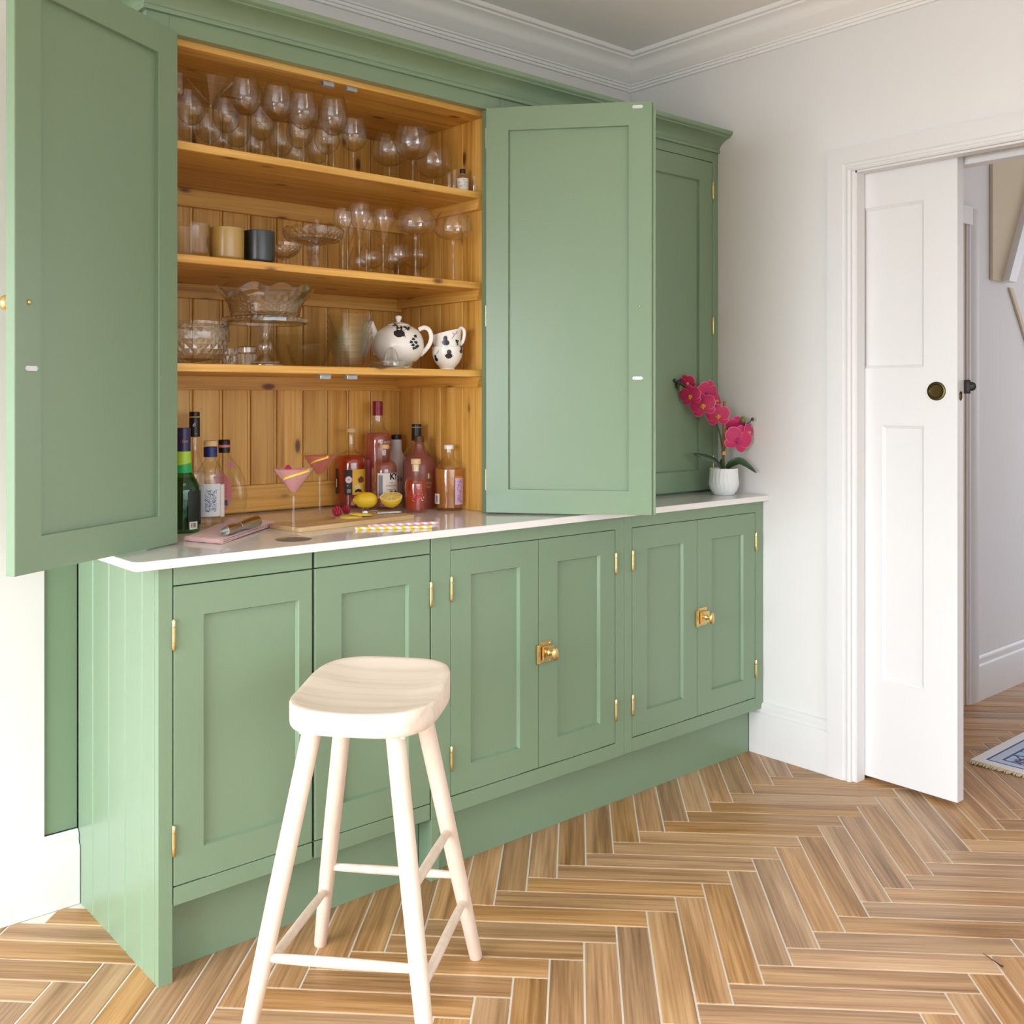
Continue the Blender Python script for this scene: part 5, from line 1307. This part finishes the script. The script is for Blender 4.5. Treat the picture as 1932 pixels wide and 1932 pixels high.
# scalloped bowl standing on the stand
R = 91*s; z0_ = SH['c']+zt_; H = zpx(548, s)-z0_
k_out = [(R*.45, 0), (R*.66, .003), (R*.69, H*.10), (R*.70, H*.17), (R*.71, H*.24), (R*.72, H*.31), (R*.73, H*.38), (R*.74, H*.45), (R*.76, H*.52), (R*.82, H*.62), (R*.92, H*.78), (R*1.0, H*.92)]
cutbowl('scalloped_bowl', Vector((p.x, p.y, 0)), z0_+.0012, k_out, 32, 'wide scalloped cut glass bowl standing on the cake stand', .03, n=96, wav=(.014, 11), m='cut_glass')
# glass dish with two nested bowls behind
p = upright(583, .50); s = scale_at(p)
DI = obj('oven_dish', MB().lathe([(0, 0), (.075, 0), (.080, .003), (.118, .100), (.124, .104), (.122, .107), (.114, .101), (.076, .007), (0, .006)], 40), 'tint_glass', None, 'flared clear glass oven dish behind the cake stand', 'dish', loc=(p.x, p.y, SH['c']), smooth=40)
obj('mixing_bowl', MB().lathe([(0, 0), (.040, 0), (.044, .004), (.052, .020), (.060, .045), (.064, .064), (.061, .064), (.057, .045), (.048, .020), (.038, .006), (0, .005)], 36, rfun=lambda a, i: 1+.012*(i % 2)), 'tint_glass', None, 'small glass bowl standing inside the flared oven dish', 'bowl', loc=(p.x, p.y, SH['c']+.0075), smooth=40)
# stack of glass bowls
p = upright(660, .285); s = scale_at(p)
LS = 'clear glass bowl in the stack beside the teapot'
for k in range(5):
    zz = SH['c'] + k*12.2*s*1.0; R1 = 43.5*s; R0 = 24*s; H = (691-640)*s
    out_ = [(R0*.9, 0), (R0, .002), (R0*1.06, H*.10)]+[(R0+(R1-R0)*v**1.15, H*v) for v in (.2, .32, .44, .56, .68, .8, .92, 1.0)]
    inn = [(r-.0022, z+.0004) for r, z in out_[::-1] if z > .006]+[(R0*.8, .0065), (0, .0065)]
    mb = MB().lathe([(0, 0)]+out_+inn, 40, rfun=lambda a, i: 1+.014*cos(20*a) if 3 <= i <= 8 else 1)
    obj('glass_bowl', mb, 'tint_glass', None, 'lowest clear glass bowl carrying the stack beside the teapot' if k == 0 else ('topmost clear glass bowl of the stack beside the teapot' if k == 4 else ('clear glass bowl resting on the lowest bowl of the stack', 'clear glass bowl at the very middle of the five-bowl stack', 'clear glass bowl just under the topmost of the stack')[k-1]), 'bowl', 'stacked glass bowls on the third shelf', loc=(p.x, p.y, zz), smooth=25)
# juicer
p = upright(738, .262); s = scale_at(p); R = 44*s
JU = thing('citrus_juicer', 'pressed glass citrus juicer in front of the teapot', 'juicer', (p.x, p.y, SH['c']))
obj('dish', MB().lathe([(0, 0), (R*.78, 0), (R*.82, .002), (R*.90, .010), (R*.98, .016), (R, .020), (R*.97, .021), (R*.88, .012), (R*.7, .006), (0, .006)], 48, rfun=lambda a, i: 1+.02*cos(36*a) if 2 <= i <= 5 else 1), 'cut_glass', JU, smooth=20)
obj('reamer', MB().lathe([(R*.33, .006), (R*.33, .012), (R*.31, .026), (R*.26, .040), (R*.17, .051), (R*.07, .058), (0, .060)], 48, rfun=lambda a, i: 1+.12*cos(12*a)), 'cut_glass', JU, smooth=30)
# teapot
p = upright(752, .335); s = scale_at(p); Rb = 48*s
TP = thing('teapot', 'white china teapot with black clover print', 'teapot', (p.x, p.y, SH['c']))
zy = lambda y: zpx(y, s)-SH['c']
Htp = zy(614)
pf = [(Rb*.52, 0), (Rb*.56, .003), (Rb*.44, .010), (Rb*.48, .014), (Rb*.72, .022), (Rb*.90, .036), (Rb*.985, .052), (Rb, .062), (Rb*.975, .076), (Rb*.90, .090), (Rb*.76, .102), (Rb*.56, .111), (Rb*.42, .1145)]
kz = Htp/.1145; pf = [(r, z*kz) for r, z in pf]
obj('body', MB().lathe([(0, .0)]+pf+[(0, pf[-1][1])], 56), 'ceramic', TP, smooth=50)
zl = pf[-1][1]
obj('lid', MB().lathe([(Rb*.44, zl-.001), (Rb*.44, zl+.0015), (Rb*.38, zl+.004), (Rb*.20, zl+.0085), (.005, zl+.0105), (0, zl+.0105)], 40), 'ceramic', TP, smooth=50)
obj('lid_knob', MB().lathe([(.0055, zl+.009), (.005, zl+.012), (.0075, zl+.017), (.0098, zl+.022), (.0085, zl+.0265), (.004, zl+.0285), (0, zl+.0287)], 24), 'ceramic', TP, smooth=50)
def tpx(x, y, dpt=0): return RT*((x-752)*s) + FW*dpt + UP*zy(y)
spp = [tpx(716, 668), tpx(712, 655), tpx(710.5, 642), tpx(707, 628), tpx(703, 616), tpx(701, 606.5)]
def smooth_path(pts, n=6):
    out = []
    P = [pts[0]]+list(pts)+[pts[-1]]
    for i in range(1, len(P)-2):
        for k in range(n):
            t_ = k/n; a, b, c, d_ = (Vector(P[i-1]), Vector(P[i]), Vector(P[i+1]), Vector(P[i+2]))
            out.append(.5*((2*b)+(-a+c)*t_+(2*a-5*b+4*c-d_)*t_**2+(-a+3*b-3*c+d_)*t_**3))
    out.append(Vector(pts[-1])); return out
sp = smooth_path(spp); obj('spout', MB().sweep(sp, [.0185-.0130*(k/(len(sp)-1))**.8 for k in range(len(sp))], 18), 'ceramic', TP, smooth=50)
hd = smooth_path([tpx(790, 622), tpx(800, 618), tpx(809, 622), tpx(813.5, 634), tpx(811, 648), tpx(803, 660), tpx(793, 670)])
obj('handle', MB().sweep(hd, .0042, 14, squash=1.5), 'ceramic', TP, smooth=50)
def clover(mb, pf_, ac, zc, k, seed, lift=.0008, flip=1):
    wrap_poly(mb, pf_, [blob(0, -.004*k, .011*k, .0075*k, 20, .10, seed), blob(.001*flip, .007*k, .0065*k, .0075*k, 16, .10, seed+1)], ac, zc, lift)
def stalk(mb, pf_, ac, zc, pts, w=.0006, lift=.0008):
    for (x0, y0), (x1, y1) in zip(pts, pts[1:]):
        d_ = Vector((x1-x0, y1-y0)).normalized(); n_ = (-d_.y*w, d_.x*w)
        wrap_poly(mb, pf_, [[(x0-n_[0], y0-n_[1]), (x1-n_[0], y1-n_[1]), (x1+n_[0], y1+n_[1]), (x0+n_[0], y0+n_[1])]], ac, zc, lift)
mb = MB(); f0 = facing(p)
clover(mb, pf, f0+.02, zy(628), 1.45, 11)
wrap_poly(mb, pf, [blob(x*1.5, y*1.5, .0068, .0046, 12, .40, 40+i) for i, (x, y) in enumerate(((0, 0), (.006, -.006), (-.002, -.011), (.007, .006), (.002, -.017), (-.005, -.005), (.009, -.013)))], f0+.62, zy(642), .0008)
wrap_poly(mb, pf, [blob(x*1.4, y*1.4, .0055, .0034, 10, .40, 60+i) for i, (x, y) in enumerate(((0, 0), (.005, .003), (-.003, .004)))], f0+.48, zy(623), .0008)
stalk(mb, pf, f0, zy(624), [(.004, .0), (.013, -.003), (.020, .000), (.026, .004)]); stalk(mb, pf, f0, zy(636), [(.010, .004), (.014, -.003), (.018, .001), (.016, .006), (.020, -.006)])
obj('clover_print', mb, 'ceramic_ink', TP)
mb = MB(); lidp = [(Rb*.44, zl+.0015), (Rb*.38, zl+.004), (Rb*.20, zl+.0085)]
wrap_poly(mb, lidp, [blob(0, 0, .0065, .0016, 10, .2, 5), blob(.009, .0005, .005, .0014, 10, .2, 6)], f0-.35, zl+.0042, .0010)
wrap_poly(mb, pf, [blob(0, 0, .010, .004, 14, .25, 8)], f0-.28, zy(612.5)-.004, .0008)
obj('lid_print', mb, 'ceramic_ink', TP)
# sugar bowl with the milk jug standing in it
p = upright(844, .285); s = scale_at(p); zy = lambda y: zpx(y, s)-SH['c']
SG = thing('sugar_bowl', 'white china sugar bowl with black clover print, the jug standing in it', 'bowl', (p.x, p.y, SH['c']))
Rb = 29.3*s; Hs = zy(655)
pf = [(Rb*.48, 0), (Rb*.50, .002), (Rb*.46, .005), (Rb*.60, .012), (Rb*.78, .022), (Rb*.92, .036), (Rb*.99, .048), (Rb, Hs-.004), (Rb*.985, Hs)]
obj('body', MB().lathe([(0, 0)]+pf+[(Rb*.93, Hs-.001), (Rb*.90, .045), (Rb*.70, .024), (0, .012)], 44), 'ceramic', SG, smooth=50)
mb = MB(); f0 = facing(p); clover(mb, pf, f0+.10, zy(670), 1.0, 21); clover(mb, pf, f0+1.1, zy(661), .85, 23); clover(mb, pf, f0-.95, zy(677), .75, 25)
stalk(mb, pf, f0-.7, zy(666), [(-.004, -.004), (.003, .0), (.006, .005)]); obj('clover_print', mb, 'ceramic_ink', SG)
p2 = p; zj = SH['c']+.0125
JG2 = thing('milk_jug', 'white china milk jug with black clover print nested in the sugar bowl', 'jug', (p.x, p.y, zj))
zy2 = lambda y: zpx(y, s)-zj
Rj = 26.2*s; Hj = zy2(628)
pfj = [(Rj*.45, 0), (Rj*.55, .004), (Rj*.80, .020), (Rj*.90, .040), (Rj*.93, .052), (Rj*.97, Hj*.80), (Rj*1.0, Hj*.92), (Rj*1.03, Hj)]
la = atan2((-RT).y, (-RT).x)
def jug_rf(a, i):
    if i < 6: return (1, 0)
    d_ = (a-la+pi) % (2*pi)-pi; lip = math.exp(-(d_/.38)**2)
    rise = cos(d_)
    f = (i-5)/3 if i <= 8 else 1
    return (1+.34*lip*f, (-.010*rise*f + .002*f))
mb = MB().lathe([(0, 0)]+pfj+[(Rj*.97, Hj-.001), (Rj*.88, .05), (Rj*.5, .008), (0, .008)], 48, rfun=lambda a, i: jug_rf(a, i) if i <= 9 else (1, 0))
obj('body', mb, 'ceramic', JG2, smooth=60)
def jpx(x, y): return RT*((x-844)*s)+UP*zy2(y)
obj('handle', MB().sweep(smooth_path([jpx(866, 622), jpx(871, 619), jpx(875.5, 624), jpx(876, 633), jpx(873, 644), jpx(868.5, 651)]), .0036, 12, squash=1.4), 'ceramic', JG2, smooth=50)
mb = MB(); clover(mb, pfj, f0-.12, zy2(645), 1.05, 31, .0010, -1); wrap_poly(mb, pfj, [blob(x, y, .0040, .0030, 10, .35, 70+i) for i, (x, y) in enumerate(((0, 0), (.004, .004), (-.003, .005), (.003, -.005)))], f0+.80, zy2(647), .0010)
stalk(mb, pfj, f0+.45, zy2(637), [(-.006, -.006), (.0, 0), (.003, .006), (-.004, .012)]); stalk(mb, pfj, f0+.6, zy2(632), [(-.003, 0), (.004, .003), (.006, .010)]); obj('clover_print', mb, 'ceramic_ink', JG2)

# ================================================================ ORCHID
mat('orchid_pink', '#c2265f', .5, sub=.1); mat('orchid_edge', '#e46f9c', .5); mat('orchid_lip', '#d9913a', .5); mat('orchid_lip_pink', '#b52a7a', .5)
mat('leaf', '#2c4a2a', .35); mat('stem_green', '#3d5230', .5); mat('bud', '#6f7a35', .5); mat('bud_dark', '#2f3a36', .5); mat('bamboo', '#a9713c', .5); mat('tie', '#e0a24e', .5); mat('moss', '#3a2c22', .9, bump=(120, .8, .01))
mat('pot_white', '#eceff0', .35)
p0 = foot(1365.6, 935, .9, 17*scale_at(W(1365.6, 935, 'Z', .9))); s = scale_at(p0)
OR = thing('potted_orchid', 'magenta artificial orchid in a ribbed white pot on the worktop', 'plant', (p0.x, p0.y, .9))
zo = lambda y: zpx(y, s)-.9
def opx(x, y, d_=0): return RT*((x-1365.6)*s)+FW*d_+UP*zo(y)
prof = [(0, 0), (17*s, 0), (19*s, .002), (24*s, zo(924)), (26.8*s, zo(914)), (27*s, zo(910)), (26*s, zo(900)), (25.3*s, zo(892)), (25.8*s, zo(886)), (26.2*s, zo(883)), (24.6*s, zo(883)), (23.6*s, zo(888)), (0, zo(889))]
def prf(a, i):
    if 3 <= i <= 8:
        ph = .5*sin(i*1.3)
        return 1+.05*abs(sin(11*a+ph*1.6))*(1 if i in (4, 5, 6, 7) else .6)
    return 1
obj('pot', MB().lathe(prof, 110, rfun=prf), 'pot_white', OR, smooth=50)
obj('moss', MB().lathe([(0, zo(887)), (23*s, zo(888)), (23.2*s, zo(890)), (0, zo(891))], 30), 'moss', OR)
obj('stake', MB().sweep([opx(1365, 889), opx(1366, 820), opx(1367.2, 757)], 3.0*s, 10), 'bamboo', OR)
obj('tie', MB().sweep([opx(1364.5, 858, -.002), opx(1365, 851, -.002)], 4.6*s, 12), 'tie', OR)
obj('stem', MB().sweep(smooth_path([opx(1364, 888, -.004), opx(1363, 862, -.006), opx(1361, 838, -.006), opx(1356, 812, -.004), opx(1348, 792, 0), opx(1335, 775, .004), opx(1318, 755, .004), opx(1300, 735, 0), opx(1286, 724, -.004), opx(1274, 718, -.006)]), 1.5*s, 8), 'stem_green', OR)
obj('stem', MB().sweep(smooth_path([opx(1366, 886, -.006), opx(1365, 856, -.008), opx(1368, 842, -.008), opx(1377, 830, -.010), opx(1390, 812, -.006), opx(1404, 803, -.004), opx(1413, 797, -.004), opx(1418, 791, -.004)]), 1.3*s, 8), 'stem_green', OR)
def leaf(pts, wpx, name='leaf', tilt=.5):
    ctr = smooth_path(pts, 5); n = len(ctr); vs_ = []; fs = []
    for i, c in enumerate(ctr):
        u = i/(n-1); w_ = wpx*s*(max(0, sin(pi*min(1, .12+.88*u)))**.6)*(1 if u < .97 else .5)
        t_ = (ctr[min(i+1, n-1)]-ctr[max(i-1, 0)]).normalized(); side = (FW*tilt+UP*(1-tilt)); side = (side - t_*side.dot(t_)).normalized(); nr = t_.cross(side).normalized()
        for k in (-1, -.5, 0, .5, 1): vs_.append(c+side*w_*k+nr*(-.0035*(1-k*k)))
        for k in (1, .5, 0, -.5, -1): vs_.append(c+side*w_*k+nr*(-.0035*(1-k*k)+.0012))
    for i in range(n-1):
        for k in range(10): fs.append((10*i+k, 10*i+(k+1) % 10, 10*i+10+(k+1) % 10, 10*i+10+k))
    fs += [tuple(range(10)), tuple(range(10*(n-1), 10*n))]
    obj(name, MB().add(vs_, fs), 'leaf', OR, smooth=50)
leaf([opx(1362, 884, -.004), opx(1352, 872, -.008), opx(1338, 864, -.012), opx(1322, 859, -.016), opx(1305, 855, -.02)], 5.8, tilt=.35)
leaf([opx(1370, 885, -.004), opx(1378, 875, -.010), opx(1392, 869, -.016), opx(1406, 876, -.02), opx(1424, 891, -.024)], 7.5, tilt=.35)
leaf([opx(1364, 887, .002), opx(1363, 878, .004), opx(1362, 866, .010)], 4.0, tilt=.2)
def petal(mb, Mf, ang, L_, w_, cup=.25, e=0.0, th=.0007):
    nu, nv = 6, 8; c_, s_ = cos(ang), sin(ang)
    def P(u, v, dz):
        t_ = v; wd = w_*(sin(pi*(.10+.80*t_)))**.7*(1 if t_ < .98 else .8); x = (u-.5)*2*wd*(1+e); y = t_*L_*(1+e*.5)
        z = -cup*L_*(t_**1.6) + .10*w_*(1-((u-.5)*2)**2) + dz
        return Mf @ Vector((x*c_-y*s_, x*s_+y*c_, z))
    mb.grid(lambda u, v: P(u, v, th), nu, nv); mb.grid(lambda u, v: P(u, v, -th), nu, nv)
def flower(px, py, d_, r, yaw_, pitch_, roll=0, lip='orchid_lip'):
    c = opx(px, py, d_); R = r*s
    base = Matrix((RT, UP, -FW)).transposed().to_4x4()      # x right, y up, z toward the camera
    Mf = Matrix.Translation(c) @ base @ Matrix.Rotation(yaw_, 4, 'Y') @ Matrix.Rotation(pitch_, 4, 'X') @ Matrix.Rotation(roll, 4, 'Z')
    mb = MB()
    for a in (0, 2.25, -2.25): petal(mb, Mf @ Matrix.Translation((0, 0, -.0015)), a, R*1.0, R*.42, .15)
    for a in (1.25, -1.25): petal(mb, Mf, a, R*1.05, R*.58, .12)
    fo = obj('flower', mb, 'orchid_pink', OR, smooth=70)
    eb = MB()
    for a in (0, 2.25, -2.25): petal(eb, Mf @ Matrix.Translation((0, 0, -.0024)), a, R*1.05, R*.44, .15, th=.0003)
    for a in (1.25, -1.25): petal(eb, Mf @ Matrix.Translation((0, 0, -.0010)), a, R*1.10, R*.62, .12, th=.0003)
    obj('petal_edge', eb, 'orchid_edge', fo, smooth=70)
    l = MB(); l.sphere((0, R*.02, .004), R*.13, R*.12, R*.16, 10, 8, Mf); l.sphere((R*.13, -R*.08, .003), R*.12, R*.16, R*.10, 8, 6, Mf); l.sphere((-R*.13, -R*.08, .003), R*.12, R*.16, R*.10, 8, 6, Mf)
    l.sweep([Mf @ Vector((0, -R*.05, .003)), Mf @ Vector((0, -R*.22, .007)), Mf @ Vector((0, -R*.34, .006))], [R*.10, R*.09, R*.03], 8)
    obj('lip', l, lip, fo, smooth=60)
flower(1296, 722, -.006, 15, -.5, .5, .3); flower(1300, 747, -.018, 20, -.55, .15, .2); flower(1334, 740, -.004, 22, .5, .35, -.3, 'orchid_lip_pink')
flower(1323, 765, -.026, 23, -.35, -.05, .25); flower(1352, 784, -.020, 21, -.25, .1, .1); flower(1389, 803, .006, 18, .2, .5, 0, 'orchid_lip_pink')
flower(1391, 829, -.020, 26, .25, .1, -.35, 'orchid_lip_pink'); flower(1413, 815, .0, 16, .8, .1, -.4); flower(1352, 756, .010, 15, .6, -.3, .6)
for px, py, r, m in ((1273, 718, 3.2, 'bud_dark'), (1279, 722, 4, 'bud_dark'), (1283, 733, 4.2, 'bud'), (1401, 792, 5.2, 'bud'), (1419, 791, 2.8, 'bud_dark'), (1278, 728, 3.4, 'bud_dark')):
    obj('bud', MB().sphere(opx(px, py, -.004), r*s, r*s, r*s*1.25, 12, 8), m, OR, smooth=60)

# ================================================================ HALL RUG, TWIG
def rugmat():
    m, nt, b = newmat('rug_field'); N = nt.nodes.new; L = nt.links.new
    tc = N('ShaderNodeTexCoord'); vo = N('ShaderNodeTexVoronoi'); vo.inputs['Scale'].default_value = 17; L(tc.outputs['Object'], vo.inputs['Vector'])
    rf = ramp(nt, [(0, '#b0455c'), (.18, '#e6b9c0'), (.30, '#d98a98'), (.34, '#2f4a78'), (.38, '#9fb9d6'), (.7, '#b9cde2')]); L(vo.outputs['Distance'], rf.inputs['Fac'])
    wv = N('ShaderNodeTexNoise'); wv.inputs['Scale'].default_value = 14; wv.inputs['Detail'].default_value = 2; L(tc.outputs['Object'], wv.inputs['Vector'])
    rl = ramp(nt, [(.47, (0, 0, 0)), (.49, (1, 1, 1)), (.515, (1, 1, 1)), (.535, (0, 0, 0))]); L(wv.outputs['Fac'], rl.inputs['Fac'])
    mx = N('ShaderNodeMix'); mx.data_type = 'RGBA'; L(rl.outputs['Color'], mx.inputs[0]); L(rf.outputs['Color'], mx.inputs[6]); mx.inputs[7].default_value = (*s2l('#3a5488'), 1)
    L(mx.outputs[2], b.inputs['Base Color']); b.inputs['Roughness'].default_value = .95
rugmat(); mat('rug_white', '#e6e4e6', .95, bump=(600, .4)); mat('rug_blue', '#4a5f8f', .95, bump=(600, .4)); mat('rug_pale', '#bfc9dc', .95, bump=(600, .4)); mat('fringe', '#cdbf9f', .95)
RX0, RX1, RY1, RY0 = 2.612, 4.3, -.513, -1.62
RG = thing('hall_rug', 'pale blue patterned rug with cream fringe on the hall floor', 'rug', (RX0, RY1, 0))
def ringrect(i, j, zt_, m, name):
    x0, x1, y0, y1 = i, RX1-RX0-i, RY0-RY1+i, -i; X0, X1, Y0, Y1 = j, RX1-RX0-j, RY0-RY1+j, -j
    mb = MB(); mb.box(x0, x1, y0, Y0, .0006, zt_); mb.box(x0, x1, Y1, y1, .0006, zt_); mb.box(x0, X0, Y0, Y1, .0006, zt_); mb.box(X1, x1, Y0, Y1, .0006, zt_)
    obj(name, mb, m, RG)
ringrect(0, .035, .010, 'rug_white', 'selvedge'); ringrect(.035, .042, .0102, 'rug_blue', 'border_line'); ringrect(.042, .072, .0102, 'rug_pale', 'border'); ringrect(.072, .080, .0102, 'rug_blue', 'border_line')
obj('field', MB().box(.080, RX1-RX0-.080, RY0-RY1+.080, -.080, .0006, .0102), 'rug_field', RG)
mb = MB(); rr = random.Random(2); y = RY0-RY1
while y < -.002:
    a = rr.uniform(-.006, .006); l = rr.uniform(.016, .026)
    mb.sweep([(0.002, y, .007), (-l*.5, y+a*.5, .006), (-l, y+a, .0030)], [.0030, .0030, .0016], 5); y += .0052
obj('fringe', mb, 'fringe', RG, kind='stuff')
qa = W(1854.6, 1797.6, 'Z', .002); qb = W(1892, 1824, 'Z', .002)
dv_ = qb-qa
obj('twig', MB().sweep([(0, 0, .0012), dv_*.5+Vector((0, 0, .0014)), dv_*.96+Vector((0, 0, .0014)), dv_+Vector((.003, .001, .0022))], [.0005, .0009, .0014, .0022], 7), 'dark', None, 'tiny dark dry twig lying on the plank floor', 'twig', loc=(qa.x, qa.y, 0))
